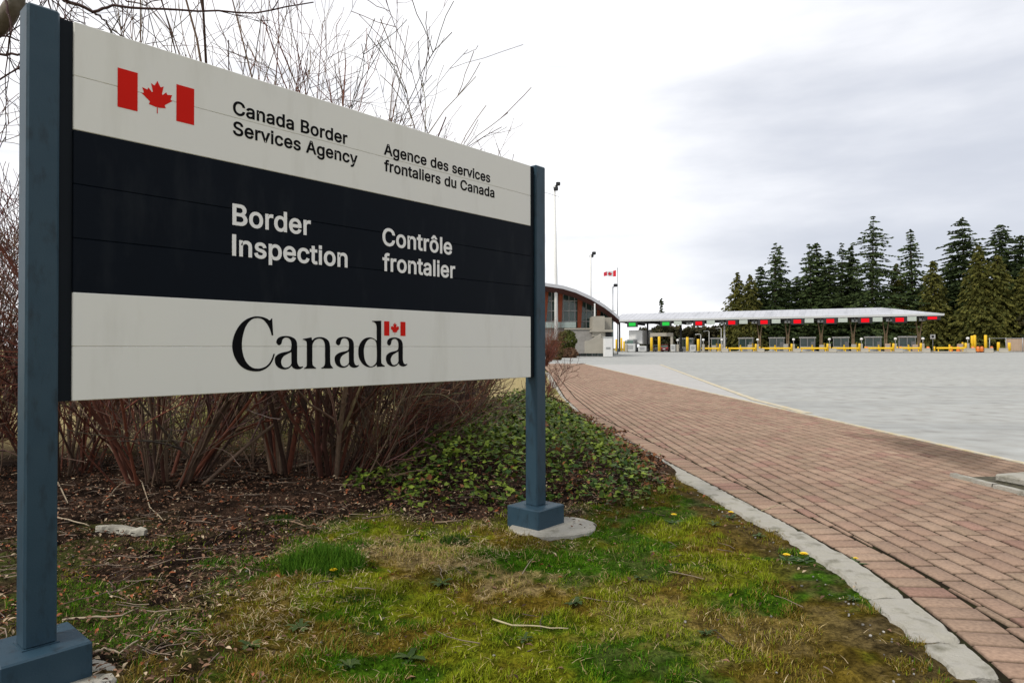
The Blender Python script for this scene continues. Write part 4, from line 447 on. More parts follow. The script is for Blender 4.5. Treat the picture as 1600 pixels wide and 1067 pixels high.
o = m.build('crumpled_wrapper', material('pale_purple_plastic', (.5, .45, .58), .4, var=.35, scale=25, col2=(.14, .10, .2)))
o.location = (4.32, 5.52, .068); tag(o, 'crumpled white and purple wrapper on the grey slab at the right edge', 'litter')

# ================================================================ THE SIGN
X0, Y0, TH, PWD, ZB, PH, PA, CAP, REC, BB, BZ = -1.4955, 2.2925, .8501, 2.4417, .9232, 1.2963, .0935, .0418, .0099, .2556, .1258
sign = empty('border_sign', (X0, Y0, 0), 'large white and midnight blue border inspection sign on two blue-grey posts', 'sign', rz=TH)
for uc in (-CAP-PA/2, PWD+CAP+PA/2):
    m = MB(); m.box((uc, -REC+PA/2, (2.234+BZ)/2), (PA, PA, 2.234-BZ), bev=.007); p = m.build('post', M_post, sign)
    m = MB(); m.box((uc, -REC+PA/2, (BZ-.02)/2), (BB, BB, BZ+.02), bev=.006); m.box((uc, -REC+PA/2, BZ+.0015), (PA+.012, PA+.012, .004)); m.build('post_base', M_post, p)
for u0 in (-CAP, PWD):
    m = MB(); m.box((u0+CAP/2, .035, ZB+PH/2), (CAP, .05, PH)); m.build('end_channel', M_chan, sign)
SL = PH/7
def board(name, rows, mat):
    m = MB()
    for r in rows: m.box((PWD/2, .025, ZB+SL*(r+.5)), (PWD-.001, .05, SL-.0006), bev=.0022)
    return m.build(name, mat, sign)
B_foot = board('white_board', (0, 1), M_white)
B_dark = board('dark_board', (2, 3, 4), M_dark)
B_head = board('white_board', (5, 6), M_white)

def area(P): return sum(P[i][0]*P[(i+1) % len(P)][1]-P[(i+1) % len(P)][0]*P[i][1] for i in range(len(P)))/2
def offset(P, d, sgn):
    out = []; n = len(P)
    for i in range(n):
        a, b, c = (np.array(P[k % n], float) for k in (i-1, i, i+1))
        e1, e2 = b-a, c-b; e1 /= np.linalg.norm(e1)+1e-9; e2 /= np.linalg.norm(e2)+1e-9
        nn = np.array((e1[1]+e2[1], -e1[0]-e2[0])); l = np.linalg.norm(nn)
        if l < 1e-6: out.append(tuple(b)); continue
        nn /= l; k = 1/max(.55, nn @ np.array((e1[1], -e1[0])))
        out.append(tuple(b+nn*d*sgn*k))
    return out
def fill_mesh(name, shapes, depth, mat, parent, lift=0.):
    """shapes: lists of (x, z) outlines in sign coordinates; each list is an outline and its holes"""
    bm = bmesh.new()
    for q, sh in enumerate(shapes):
        cu = bpy.data.curves.new('outline', 'CURVE'); cu.dimensions = '2D'; cu.fill_mode = 'BOTH'; cu.extrude = (depth+.00012*(q % 3))/2
        for P in sh:
            sp = cu.splines.new('POLY'); sp.points.add(len(P)-1); sp.use_cyclic_u = True
            for i, (a, b) in enumerate(P): sp.points[i].co = (a, b, 0, 1)
        ob = bpy.data.objects.new('outline', cu); COL.objects.link(ob)
        dg = bpy.context.evaluated_depsgraph_get(); me = bpy.data.meshes.new_from_object(ob.evaluated_get(dg))
        me.transform(Matrix.Translation((0, -lift-(depth+.00012*(q % 3))/2, 0)) @ Matrix.Rotation(math.pi/2, 4, 'X'))
        bm.from_mesh(me); bpy.data.objects.remove(ob); bpy.data.curves.remove(cu); bpy.data.meshes.remove(me)
    me = bpy.data.meshes.new(name); bm.to_mesh(me); bm.free()
    return link_mesh(name, me, mat, parent)
EMB = 17.
def text_shapes(txt, u0, u1, zb, cap):
    x = 0; gl = []
    for ch in txt:
        if ch != ' ':
            Ps = GLYPHS[ch]; As = [area(P) for P in Ps]
            outs = [k for k in range(len(Ps)) if not any(k != j and abs(As[j]) > abs(As[k]) and As[j]*As[k] < 0 and inpoly(np.array([Ps[k][0][0]+.01]), np.array([Ps[k][0][1]+.01]), Ps[j])[0] for j in range(len(Ps)))]
            for k in outs:
                sg = 1 if As[k] > 0 else -1
                g = [offset(Ps[k], EMB, sg)]
                for j in range(len(Ps)):
                    if j not in outs and inpoly(np.array([Ps[j][0][0]+.01]), np.array([Ps[j][0][1]+.01]), Ps[k])[0]:
                        g.append(offset(Ps[j], EMB, sg))
                gl.append([[(a+x, b) for a, b in P] for P in g])
        x += ADV[ch]+(10 if ch != ' ' else 34)
    xa = min(a for g in gl for P in g for a, b in P); xb = max(a for g in gl for P in g for a, b in P)
    sx = (u1-u0)/(xb-xa); sz = cap/(509+2*EMB)
    return [[[(u0+(a-xa)*sx, zb+(b+EMB)*sz) for a, b in P] for P in g] for g in gl]
def lettering(lines, mat, parent):
    sh = []
    for l in lines: sh += text_shapes(*l)
    return fill_mesh('lettering', sh, .0012, mat, parent)
lettering([('Canada Border', .5604, 1.1085, 2.0462, .0572), ('Services Agency', .5606, 1.1651, 1.9632, .0572)], M_black, B_head)
lettering([('Agence des services', 1.3198, 2.0783, 2.0468, .0560), ('frontaliers du Canada', 1.3215, 2.1138, 1.9665, .0560)], M_black, B_head)
lettering([('Border', .559, .9157, 1.5990, .0868), ('Inspection', .558, 1.1091, 1.4748, .0868)], M_wlet, B_dark)
lettering([('Contrôle', 1.3111, 1.7762, 1.6022, .0868), ('frontalier', 1.3111, 1.7999, 1.4775, .0868)], M_wlet, B_dark)
fill_mesh('wordmark', [[[(a*1e-4, b*1e-4) for a, b in P] for P in w] for w in WORDMARK], .0012, M_black, B_foot)
LEAF = [(0, -2030)]
_h = [(45, -1167), (150, -1268), (1013, -1116), (897, -796), (917, -723), (1858, 39), (1646, 138), (1612, 217), (1798, 789), (1256, 674), (1183, 712), (1078, 959), (655, 505), (544, 562), (748, 1614), (421, 1425), (330, 1452), (0, 2104)]
LEAF = [(45, -2030)]+_h+[(-a, b) for a, b in _h[::-1][1:]]+[(-45, -2030)]
def flag_symbol(u0, u1, z0, z1, bw, parent):
    uc = (u0+u1)/2; s = (z1-z0)/4800
    for a in (u0, u1-bw): fill_mesh('flag_bar', [[[(a, z0), (a+bw, z0), (a+bw, z1), (a, z1)]]], .0011, M_red, parent)
    fill_mesh('maple_leaf', [[[(uc+a*s, (z0+z1)/2+b*s) for a, b in LEAF]]], .0011, M_red, parent)
flag_symbol(.1365, .4056, 1.9630, 2.1030, .0662, B_head)
flag_symbol(1.3215, 1.4548, 1.1625, 1.2330, .0320, B_foot)
# concrete pads under the posts
def pad(cx, cy, r, label, seed):
    m = MB(); q = random.Random(seed); n = 40; rr = [r*(1+.10*math.sin(2*i/n*6.28+seed)+q.uniform(-.035, .035)) for i in range(n)]
    vs = [(cx, cy, .012)]
    for k, (f, zz) in enumerate(((.96, .010), (1, .002), (1.01, -.05))):
        vs += [(cx+rr[i]*f*math.cos(i/n*2*math.pi), cy+rr[i]*f*math.sin(i/n*2*math.pi), zz) for i in range(n)]
    fs = [(0, 1+i, 1+(i+1) % n) for i in range(n)]+[(1+k*n+i, 1+k*n+n+i, 1+k*n+n+(i+1) % n, 1+k*n+(i+1) % n) for k in range(2) for i in range(n)]
    m.add(vs, fs); tag(m.build('concrete_pad', M_conc), label, 'footing')
pad(.25, 4.165, .25, 'round pale concrete footing in the grass under the far right sign post', 1)
pad(-1.54, 2.22, .205, 'pale concrete footing under the near left sign post, mostly hidden by its base', 2)
# ================================================================ NEAR PLANTS
def perp(d):
    a = d.cross(Vector((rnd.uniform(-1, 1), rnd.uniform(-1, 1), rnd.uniform(-1, 1))))
    return a.normalized() if a.length > 1e-4 else Vector((1, 0, 0))
def grow(mb, p, d, ln, r, lvl, col, up=.12, wob=.10, nch=(5, 3), crv=None):
    n = 7 if lvl > 0 else 4
    pts = [Vector(p)]; d = d.normalized()
    for i in range(n):
        d = (d+Vector((rnd.uniform(-wob, wob), rnd.uniform(-wob, wob), rnd.uniform(-wob, wob)+up*.5/n*2))).normalized()
        if crv: d = (d+crv/n).normalized()
        pts.append(pts[-1]+d*ln/n)
    rad = [r*(1-.80*i/n) for i in range(n+1)]
    mb.tube(pts, [max(q, .0028) for q in rad], 6 if r > .012 else (4 if r > .006 else 3), col, cap=False)
    if lvl > 0:
        k = nch[-lvl] if lvl <= len(nch) else nch[0]
        for _ in range(k+rnd.randint(-1, 1)):
            t = rnd.uniform(.07, .97); i = min(n-1, int(t*n)); f = t*n-i
            q = pts[i].lerp(pts[i+1], f); dd = (pts[i+1]-pts[i]).normalized()
            ang = rnd.uniform(.25, .95); e = (dd*math.cos(ang)+perp(dd)*math.sin(ang)).normalized()
            cc = tuple(v*rnd.uniform(.8, 1.15) for v in col)
            grow(mb, q, e, ln*1.08*rnd.uniform(.28, .55)*(1.05-.45*t), max(.0034, rad[i]*rnd.uniform(.55, .78)), lvl-1, cc, up*1.2, wob*1.15, nch)
def shrub(base, h, n, spread, lean, label, tone=0, group='bare shrubs behind the sign', k=1.5, nch=(7, 4), r0=.015, name='bare_shrub', out=.05):
    mb = MB()
    for i in range(int(n*k)):
        a = rnd.uniform(0, 6.283); s = spread*math.sqrt(rnd.random())
        d = Vector((math.cos(a)*s+lean[0], math.sin(a)*s+lean[1], 1))
        b = Vector((math.cos(a)*s*out*4+rnd.uniform(-out, out), math.sin(a)*s*out*4+rnd.uniform(-out, out), -.03))
        v = rnd.random()
        dark, red, gry = np.array((.045, .020, .014)), np.array((.21, .066, .036)), np.array((.24, .165, .11))
        c = dark*(1-v)+(red if rnd.random() < (.5+tone) else gry)*v
        l = h*rnd.uniform(.55, 1.02)*(1.06 if s < spread*.5 else .95)
        grow(mb, b, d, l, r0*rnd.uniform(.45, 1.15), 2, tuple(c), .10, .17, nch)
    o = mb.build(name, M_bark); o.location = base
    return tag(o, label, 'shrub', group)
def at(px, py): p = G(px, py); return (p.x, p.y, float(gh(p.x, p.y)) if p.y < 40 else 0)
SH = [
 ((255, 762), 3.5, 24, .75, (.05, 0), 'bare shrub fanning out widest of all under the left half of the sign', 0, dict(out=.09)),
 ((110, 745), 3.2, 18, .6, (-.05, 0), 'bare brown shrub just right of the near left post, in dark litter', 0, dict(out=.09)),
 ((445, 748), 4.9, 7, .40, (0, 0), 'tall bare shrub with thick upright stems below the middle of the sign', 0, dict(r0=.021)),
 ((520, 752), 4.2, 8, .40, (.0, 0), 'bare shrub with forked dark stems right of the thick upright one', 0, dict(r0=.021)),
 ((585, 748), 1.8, 24, .35, (.65, .1), 'low bare shrub whose grey stems lean hard right above the ivy', -.2, dict(out=.16)),
 ((668, 712), 1.7, 24, .36, (.25, .1), 'leaning bare shrub of fine reddish rods rising out of the ivy', .1, dict(out=.16)),
 ((735, 690), 1.7, 18, .34, (-.16, 0), 'bare twiggy shrub behind the right end of the sign', 0, {}),
 ((842, 652), 1.0, 9, .38, (.2, 0), 'small bare red-stemmed shrub showing right of the far right post', .5, dict(r0=.009)),
 ((345, 690), 5.8, 14, .34, (.05, 0), 'tall thin bare shrub behind the flag end of the sign', .1, dict(r0=.019)),
 ((575, 688), 5.2, 14, .26, (-.10, 0), 'tall bare shrub whose twigs rise highest over the middle of the sign', .1, dict(r0=.019)),
 ((180, 688), 5.4, 12, .4, (0, 0), 'bare shrub behind the upper left corner of the sign', .1, {}),
 ((-60, 745), 2.9, 24, .5, (.08, 0), 'dense reddish bare shrub left of the near left post', .4, dict(r0=.012)),
 ((-10, 690), 3.4, 24, .5, (0, 0), 'reddish bare shrub further back at the left picture edge', .4, dict(r0=.012)),
 ((690, 668), 3.9, 11, .22, (-.26, 0), 'bare shrub with loose twigs over the right third of the sign', .1, dict(r0=.016)),
]
for (b, h, n, s, l, lab, tone, kw) in SH: shrub(at(*b), h, n, s, l, lab, tone, **kw)

# brush behind the shrubs: a thicket nobody could count
mb = MB()
for i in range(210):
    x_, y_ = rnd.uniform(-15, -.8), rnd.uniform(9.5, 17)
    if x_ > -2.5 and rnd.random() < .3: continue
    v = rnd.random(); c = tuple(np.array((.06, .026, .018))*(1-v)+np.array((.20, .09, .06))*v)
    hh = rnd.uniform(.9, 2.6)*(1 if x_ < -5 else .72)
    grow(mb, (x_, y_, -.05), Vector((rnd.uniform(-.45, .5), rnd.uniform(-.3, .3), 1)), hh, rnd.uniform(.008, .018), 1, c, .1, .12, (9,))
for i in range(300):
    x_, y_ = rnd.uniform(-5.0, -.25), rnd.uniform(5.5, 9.0)
    if y_ < 6.6 and x_ < -2.6 and rnd.random() < .4: continue
    v = rnd.random(); c = tuple(np.array((.045, .024, .017))*(1-v)+np.array((.23, .15, .10))*v)
    grow(mb, (x_, y_, float(gh(x_, y_))-.03), Vector((rnd.uniform(-.7, .9), rnd.uniform(-.4, .4), 1)), rnd.uniform(.5, 1.5), rnd.uniform(.003, .008), 1, c, .05, .22, (6,))
tag(mb.build('brush_thicket', M_bark), 'low thicket of reddish bare brush filling the ground behind the shrubs', 'brush', kind='stuff')

# the bigger tree at the far left whose limbs reach in over the sign
t = empty('bare_tree', (-5.2, 4.6, 0), 'bare tree off the left edge, its thick pale limb and branches reaching over the sign', 'tree')
inv = Vector((-5.2, 4.6, 0))
M_pale = material('pale_tree_bark', (.24, .21, .17), .85, var=.35, scale=9, col2=(.10, .085, .06), bump=.4, bscale=30)
mb = MB(); mb.tube([(0, 0, -.1), (.05, 0, .7), (.0, .05, 1.6), (.12, 0, 2.5), (.05, 0, 3.6)], [.19, .15, .13, .12, .08], 10, (.1, .07, .055)); mb.build('trunk', M_pale, t)
def limb(pxs, depths, r0, r1, name='branch', mat=None, tw=0, par=t):
    mb = MB(); P = [D(a, b, d)-inv for (a, b), d in zip(pxs, depths)]
    Q = []
    for i in range(len(P)-1):
        for k in range(4): Q.append(P[i].lerp(P[i+1], k/4)+Vector((rnd.uniform(-1, 1), rnd.uniform(-1, 1), rnd.uniform(-1, 1)))*.006)
    Q.append(P[-1]); n = len(Q)
    mb.tube(Q, [r0+(r1-r0)*i/(n-1) for i in range(n)], 7 if r0 > .02 else 4, (.06, .03, .025))
    for _ in range(tw):
        i = rnd.randint(1, n-2); d = (Q[i+1]-Q[i]).normalized(); e = (d*.75+perp(d)*.65).normalized()
        grow(mb, Q[i], e, rnd.uniform(.2, .6), .0045, 1, (.07, .035, .03), 0, .14, (3,))
    mb.build(name, mat or M_bark, par)
limb([(-420, 190), (-200, 130), (-70, 82), (-5, 42), (24, 8), (30, -60), (10, -200), (60, -420), (150, -600)], [4.6, 4.4, 4.2, 4.1, 4.0, 4.0, 4.1, 4.3, 4.5], .085, .012, 'limb', M_pale)
limb([(-30, -60), (60, -30), (100, 0), (145, 19), (178, 10), (280, 16), (400, 20), (490, 4)], [4.1, 4.1, 4.1, 4.15, 4.2, 4.3, 4.4, 4.5], .014, .004, tw=7)
limb([(145, 19), (165, 32), (178, 58), (190, 90)], [4.15, 4.2, 4.25, 4.3], .007, .004, tw=1)
limb([(190, -10), (200, 3), (225, 7), (275, -2)], [4.0, 4.0, 4.0, 4.05], .006, .004)
limb([(-40, 100), (0, 86), (35, 84), (60, 95)], [4.1, 4.1, 4.1, 4.1], .010, .006, tw=2)
limb([(5, -20), (12, 20), (18, 55), (10, 85)], [3.95, 3.9, 3.9, 4.0], .008, .005, tw=2)
limb([(-30, 55), (5, 56), (30, 64)], [4.1, 4.1, 4.1], .008, .004, tw=1)
limb([(-60, -60), (70, -30), (80, 18), (150, 60)], [4.3, 4.3, 4.3, 4.3], .007, .004, tw=3)
limb([(-80, 150), (-10, 130), (40, 100), (70, 60)], [4.5, 4.5, 4.5, 4.5], .009, .004, tw=5)

# ivy: many small lobed leaves on a low mound
rs = np.random.RandomState(11)
def leaves(name, px, py, pz, size, cols, tilt, mat, lobed):
    n = len(px)
    if lobed:
        ang = np.radians([-90, -38, 8, 48, 90, 132, 172, 218]); rad = np.array([.25, .80, .55, .80, 1.1, .80, .55, .80])
        bend = np.array([0, .05, .05, .02, -.14, .02, .05, .05])
    else:
        ang = np.radians([-90, -20, 40, 90, 140, 200]); rad = np.array([1., .5, .5, 1.05, .5, .5]); bend = np.array([-.15, .25, .25, -.1, .25, .25])
    k = len(ang)
    loc = np.c_[rad*np.cos(ang), rad*np.sin(ang), bend]; loc = np.r_[[[0, 0, .0 if lobed else -.05]], loc]
    loc = loc[None]*size[:, None, None]*(1+rs.uniform(-.15, .15, (n, k+1, 1)))
    az = rs.uniform(0, 6.283, n); tl = np.abs(rs.normal(0, tilt, n)); ta = rs.uniform(0, 6.283, n)
    ca, sa = np.cos(az), np.sin(az)
    P = np.stack([loc[..., 0]*ca[:, None]-loc[..., 1]*sa[:, None], loc[..., 0]*sa[:, None]+loc[..., 1]*ca[:, None], loc[..., 2]], -1)
    ax = np.stack([np.cos(ta), np.sin(ta), np.zeros(n)], -1)[:, None]
    c, s = np.cos(tl)[:, None, None], np.sin(tl)[:, None, None]
    P = P*c+np.cross(np.broadcast_to(ax, P.shape), P)*s+ax*(ax*P).sum(-1, keepdims=True)*(1-c)
    P = P+np.stack([px, py, pz], -1)[:, None]
    b = np.arange(n)[:, None, None]*(k+1)
    T = np.array([[0, 1+i, 1+(i+1) % k] for i in range(k)])[None]
    return mesh_np(name, P.reshape(-1, 3), (b+T).reshape(-1, 3), mat, np.repeat(cols, k+1, 0))
n = 34000
px, py = rs.uniform(-1.4, 1.6, n), rs.uniform(4.0, 13, n)
di = polydist(px, py, IVY); ins = inpoly(px, py, IVY)
sd_ = np.where(ins, di, -di)+(fbm(px*2.5, py*2.5, 51)-.5)*.6
keep = sd_ > rs.uniform(-.12, .12, n); px, py, sd_ = px[keep], py[keep], sd_[keep]
dome = .05+.36*sstep(-.1, .7, sd_)+.07*(fbm(px*2.5, py*2.5, 52)-.5)*2
pz = gh(px, py)+np.maximum(.015, dome*rs.uniform(.25, 1, len(px))**.5)
g = rs.rand(len(px)); cl = fbm(px*3, py*3, 53)
ic = mixc((.018, .046, .006), (.19, .25, .028), np.clip(g**1.6*.9+.5*(cl-.4), 0, 1))
old = rs.rand(len(px)) < .05+.10*sstep(.15, -.05, sd_)+.75*sstep(.62, .30, edge(py)-px)*sstep(4.9, 5.6, py); ic[old] = mixc((.22, .085, .03), (.09, .045, .025), rs.rand(old.sum()))
leaves('ivy', px, py, pz, rs.uniform(.013, .034, len(px)), ic, .68, M_leaf, True)
tag(bpy.data.objects['ivy'], 'dark green ivy mound around the foot of the far right sign post', 'ivy', kind='stuff')

# dead leaves under the shrubs
n = 230000
px, py = rs.uniform(-4.5, 1.6, n), rs.uniform(1.6, 12, n)
w = bedness(px, py)*np.clip(1.15-py/14, .2, 1)*(.35+1.1*fbm(px*3, py*3, 61))
w = np.maximum(w*.42, .55*sstep(.45, .1, np.abs(edge(py)-.42-px))*sstep(6.0, 7, py))
w = w+.012*(bedness(px, py) < .4)
keep = (rs.rand(n) < w) & (px < edge(py)-.16); px, py = px[keep], py[keep]
g = rs.rand(len(px)); dc = mixc((.040, .022, .015), (.27, .155, .095), g**1.5); r_ = rs.rand(len(px))
dc[r_ < .10] = (.28, .09, .04); dc[r_ > .92] = (.46, .36, .24)
pz = gh(px, py)+rs.uniform(.002, .035, len(px))
leaves('leaf_litter', px, py, pz, rs.uniform(.005, .017, len(px)), dc, .5, M_dead, False)
tag(bpy.data.objects['leaf_litter'], 'brown dead leaves littering the bed under the shrubs', 'dead leaves', kind='stuff')

# fine dead twigs in the litter
mb = MB()
for i in range(1700):
    x_, y_ = rnd.uniform(-3.6, 1.3), rnd.uniform(2.2, 7.5)
    if float(bedness(np.array([x_]), np.array([y_]))[0]) < .55 and rnd.random() > .10: continue
    if x_ > float(edge(y_))-.25: continue
    a = rnd.uniform(0, 6.28); l = rnd.uniform(.04, .22); z_ = float(gh(x_, y_))+rnd.uniform(.008, .03)
    p = [Vector((x_, y_, z_))]
    for k in range(3):
        a += rnd.uniform(-.35, .35); p.append(p[-1]+Vector((math.cos(a), math.sin(a), rnd.uniform(-.12, .14)))*l/3)
    v = rnd.random(); mb.tube(p, [.003, .0026, .002, .0015], 3, tuple(np.array((.06, .04, .03))*(1-v)+np.array((.30, .23, .17))*v), cap=False)
tag(mb.build('twig_litter', M_bark), 'fine dead twigs scattered in the leaf litter', 'twigs', kind='stuff')

# grass and moss blades
def blades(px, py, ln, wd, lean, cols, name, z0=None):
    n = len(px); az = rs.uniform(0, 6.283, n); pz = gh(px, py)-.004 if z0 is None else z0
    sx, sy = np.cos(az), np.sin(az); dx, dy = -sy, sx
    u = ln*np.cos(lean); v = ln*np.sin(lean)
    P = np.zeros((n, 6, 3))
    for q, (t, up, ww) in enumerate(((0, 0, 1), (.40, .62, .8), (1, 1, .12))):
        for s_, sg in enumerate((-1, 1)):
            P[:, q*2+s_, 0] = px+dx*v*t+sg*sx*wd*ww; P[:, q*2+s_, 1] = py+dy*v*t+sg*sy*wd*ww; P[:, q*2+s_, 2] = pz+u*up
    b = np.arange(n)[:, None, None]*6; T = np.array([[0, 1, 3, 2], [2, 3, 5, 4]])[None]
    return mesh_np(name, P.reshape(-1, 3), (b+T).reshape(-1, 4), M_grass, np.repeat(cols, 6, 0))
n = 620000
px = rs.uniform(-2.2, 1.75, n); py = 1.5+5.6*rs.rand(n)**1.45
bd = bedness(px, py); moss = fbm(px*1.7+4, py*1.7, 11); dry = fbm(px*1.5-3, py*1.9+2, 12); mid = fbm(px*7, py*7, 13); tuft = fbm(px*11, py*11, 71)
tanw = sstep(.58, .74, dry+.45*(mid-.5)+.20*np.exp(-((px+.45)**2+(py-3.65)**2)/.16))
tanw = tanw*(1-.7*sstep(.0, .5, px))
bare = sstep(.58, .70, fbm(px*3.1+9, py*3.1, 15))
dens = (1-bd)*(.14+1.0*sstep(.38, .62, tuft))*(1-.35*bare)*(1-.25*tanw)+.035*bd*sstep(5, 3.5, py)+.55*bd*sstep(.48, .62, fbm(px*2.6+20, py*2.6, 17))*sstep(4.4, 3.4, py)
ok = (rs.rand(n) < dens) & (px < edge(py)-.17+.10*(fbm(py*8, px*0+2, 43)-.45)) & (np.hypot(px-.245, (py-4.165)) > .27) & (np.hypot(px+1.53, py-2.22) > .22)
ok &= ~((edge(py)-.17-px < .34) & (fbm(px*6, py*6, 44) > .42))
px, py = px[ok], py[ok]; moss, tanw, tuft, bd = moss[ok], tanw[ok], tuft[ok], bd[ok]
g = rs.rand(len(px))
gc = mixc((.048, .150, .006), (.225, .255, .015), np.clip(sstep(.40, .60, moss)+.9*(g-.5), 0, 1))*rs.uniform(.6, 1.25, len(px))[:, None]
oc = rs.rand(len(px)) < .8*sstep(.51, .66, fbm(px*1.9+31, py*2.3+5, 23)+.12*sstep(.5, 1.5, px))
gc[oc] = mixc((.11, .075, .010), (.24, .175, .035), rs.rand(oc.sum()))
tn = rs.rand(len(px)) < .07+.6*tanw; gc[tn] = mixc((.19, .13, .03), (.45, .35, .17), rs.rand(tn.sum()))
ln = rs.uniform(.006, .024, len(px))*(1+1.1*sstep(.5, .75, tuft))*np.where(tn, 1.25, 1)
blades(px, py, ln, rs.uniform(.0009, .0018, len(px)), np.where(tn, rs.uniform(.5, 1.4, len(px)), rs.uniform(.15, 1.2, len(px))), gc, 'grass')
tag(bpy.data.objects['grass'], 'short mossy grass of the lawn with straw-coloured dead patches', 'grass', kind='stuff')

n = 60000
px = rs.uniform(-1.7, 1.6, n); py = 1.6+4.2*rs.rand(n)**1.3
w = np.exp(-((px+.55)**2/.5+(py-3.75)**2/.30))*.95+.8*np.exp(-((px+1.1)**2/.12+(py-3.0)**2/.25))+.025+.35*sstep(.35, .05, np.abs(py-np.interp(px, BEDX, BEDY)))*(px > -1.3)
ok = (rs.rand(n) < w*sstep(.35, .62, fbm(px*5, py*5, 47))) & (px < edge(py)-.2) & (np.hypot(px-.245, (py-4.165)) > .27)
px, py = px[ok], py[ok]
blades(px, py, rs.uniform(.015, .05, len(px)), rs.uniform(.0010, .0019, len(px)), rs.uniform(1.15, 1.52, len(px)), mixc((.24, .165, .08), (.52, .42, .26), rs.rand(len(px))), 'dry_thatch', z0=gh(px, py)+rs.uniform(.004, .02, len(px)))
tag(bpy.data.objects['dry_thatch'], 'dry straw-coloured thatch lying between the leaf litter and the lawn', 'dry grass', kind='stuff')

# single tufts and weeds
def tuft_at(px_, py_, r, h, n, label, cols, name='grass_tuft', cat='grass tuft'):
    c = G(px_, py_); z_ = float(gh(c.x, c.y))
    a = rs.uniform(0, 6.283, n); q = r*np.sqrt(rs.rand(n))
    x_, y_ = q*np.cos(a), q*np.sin(a)*.75
    o = blades(x_, y_, h*rs.uniform(.45, 1.1, n)*(1.05-.5*q/r), rs.uniform(.0012, .0024, n), rs.uniform(.05, .8, n), mixc(cols[0], cols[1], rs.rand(n)), name, z0=np.zeros(n)-.006)
    o.location = (c.x, c.y, z_); tag(o, label, cat)
GR = ((.025, .085, .008), (.11, .22, .02)); DG = ((.018, .05, .008), (.05, .10, .015))
tuft_at(505, 886, .21, .17, 3200, 'largest bright green grass tuft on the lawn edge below the middle of the sign', GR)
tuft_at(560, 850, .09, .08, 350, 'small green tuft at the right shoulder of the largest grass tuft', GR)
tuft_at(440, 815, .11, .06, 420, 'low dark green tuft in the leaf litter behind the largest grass tuft', DG)
tuft_at(335, 880, .09, .05, 300, 'small green tuft in the brown litter left of the largest grass tuft', GR)
tuft_at(710, 846, .085, .065, 380, 'dark green tuft in the straw patch left of the far right post', DG)
tuft_at(1010, 850, .16, .05, 500, 'low green tuft in the lawn right of the round footing', GR)
tuft_at(560, 930, .12, .04, 350, 'flat green tuft in the straw patch in front of the largest grass tuft', DG)
M_weed = M_leaf
def rosette(px_, py_, r, label, n=11, col=((.022, .045, .010), (.07, .10, .025))):
    c = G(px_, py_); mb = MB()
    for i in range(n):
        a = i/n*6.283+rnd.uniform(-.25, .25); l = r*.62*rnd.uniform(.5, 1.15); w = l*rnd.uniform(.10, .19); lift = rnd.uniform(.05, .6)
        d = Vector((math.cos(a), math.sin(a), 0)); s_ = Vector((-d.y, d.x, 0)); pts = []
        for k in range(5):
            q = k/4; ww = w*(.3+1.5*q*(1-q)*2)*(1 if k < 4 else .15)*(1.25 if k % 2 else .85)
            p = d*l*q+Vector((0, 0, .006+l*lift*math.sin(q*2.2)*.6)); pts += [p-s_*ww+Vector((0, 0, ww*.35)), p, p+s_*ww+Vector((0, 0, ww*.35))]
        t_ = rnd.random(); cc = tuple(np.array(col[0])*(1-t_)+np.array(col[1])*t_)
        mb.add(pts, [(k*3+j, k*3+j+1, k*3+j+4, k*3+j+3) for k in range(4) for j in range(2)], cc)
    o = mb.build('weed_rosette', M_weed); o.location = (c.x, c.y, float(gh(c.x, c.y))); return tag(o, label, 'weed', 'leafy weeds in the lawn')
for a in [(640, 1020, .10, 'leafy weed rosette with a yellowish heart near the bottom of the picture'),
          (900, 940, .09, 'flat grey-green weed rosette in the lawn below the round footing'),
          (690, 912, .09, 'dark weed rosette in the straw patch under the middle of the sign'),
          (1105, 990, .07, 'dull green weed rosette in the mossy lawn near the bottom centre'),
          (470, 975, .10, 'broad weed rosette in the rough lawn right of the near left base'),
          (1115, 822, .07, 'small weed rosette between two dandelions near the kerb'),
          (1185, 838, .08, 'weed rosette against the lawn edge of the kerb beside the dandelion pair'),
          (1330, 935, .06, 'grey-green weed rosette hugging the kerb at the right of the lawn'),
          (545, 1040, .08, 'small leafy weed rosette at the bottom edge left of centre'),
          (820, 1000, .06, 'tiny dark weed rosette in the greenest part of the lawn'),
          (1000, 905, .06, 'pale weed rosette beside a straw patch in the middle of the lawn'),
          (390, 1010, .08, 'weed rosette in the brown and green rough nearest the near left post')]: rosette(*a)
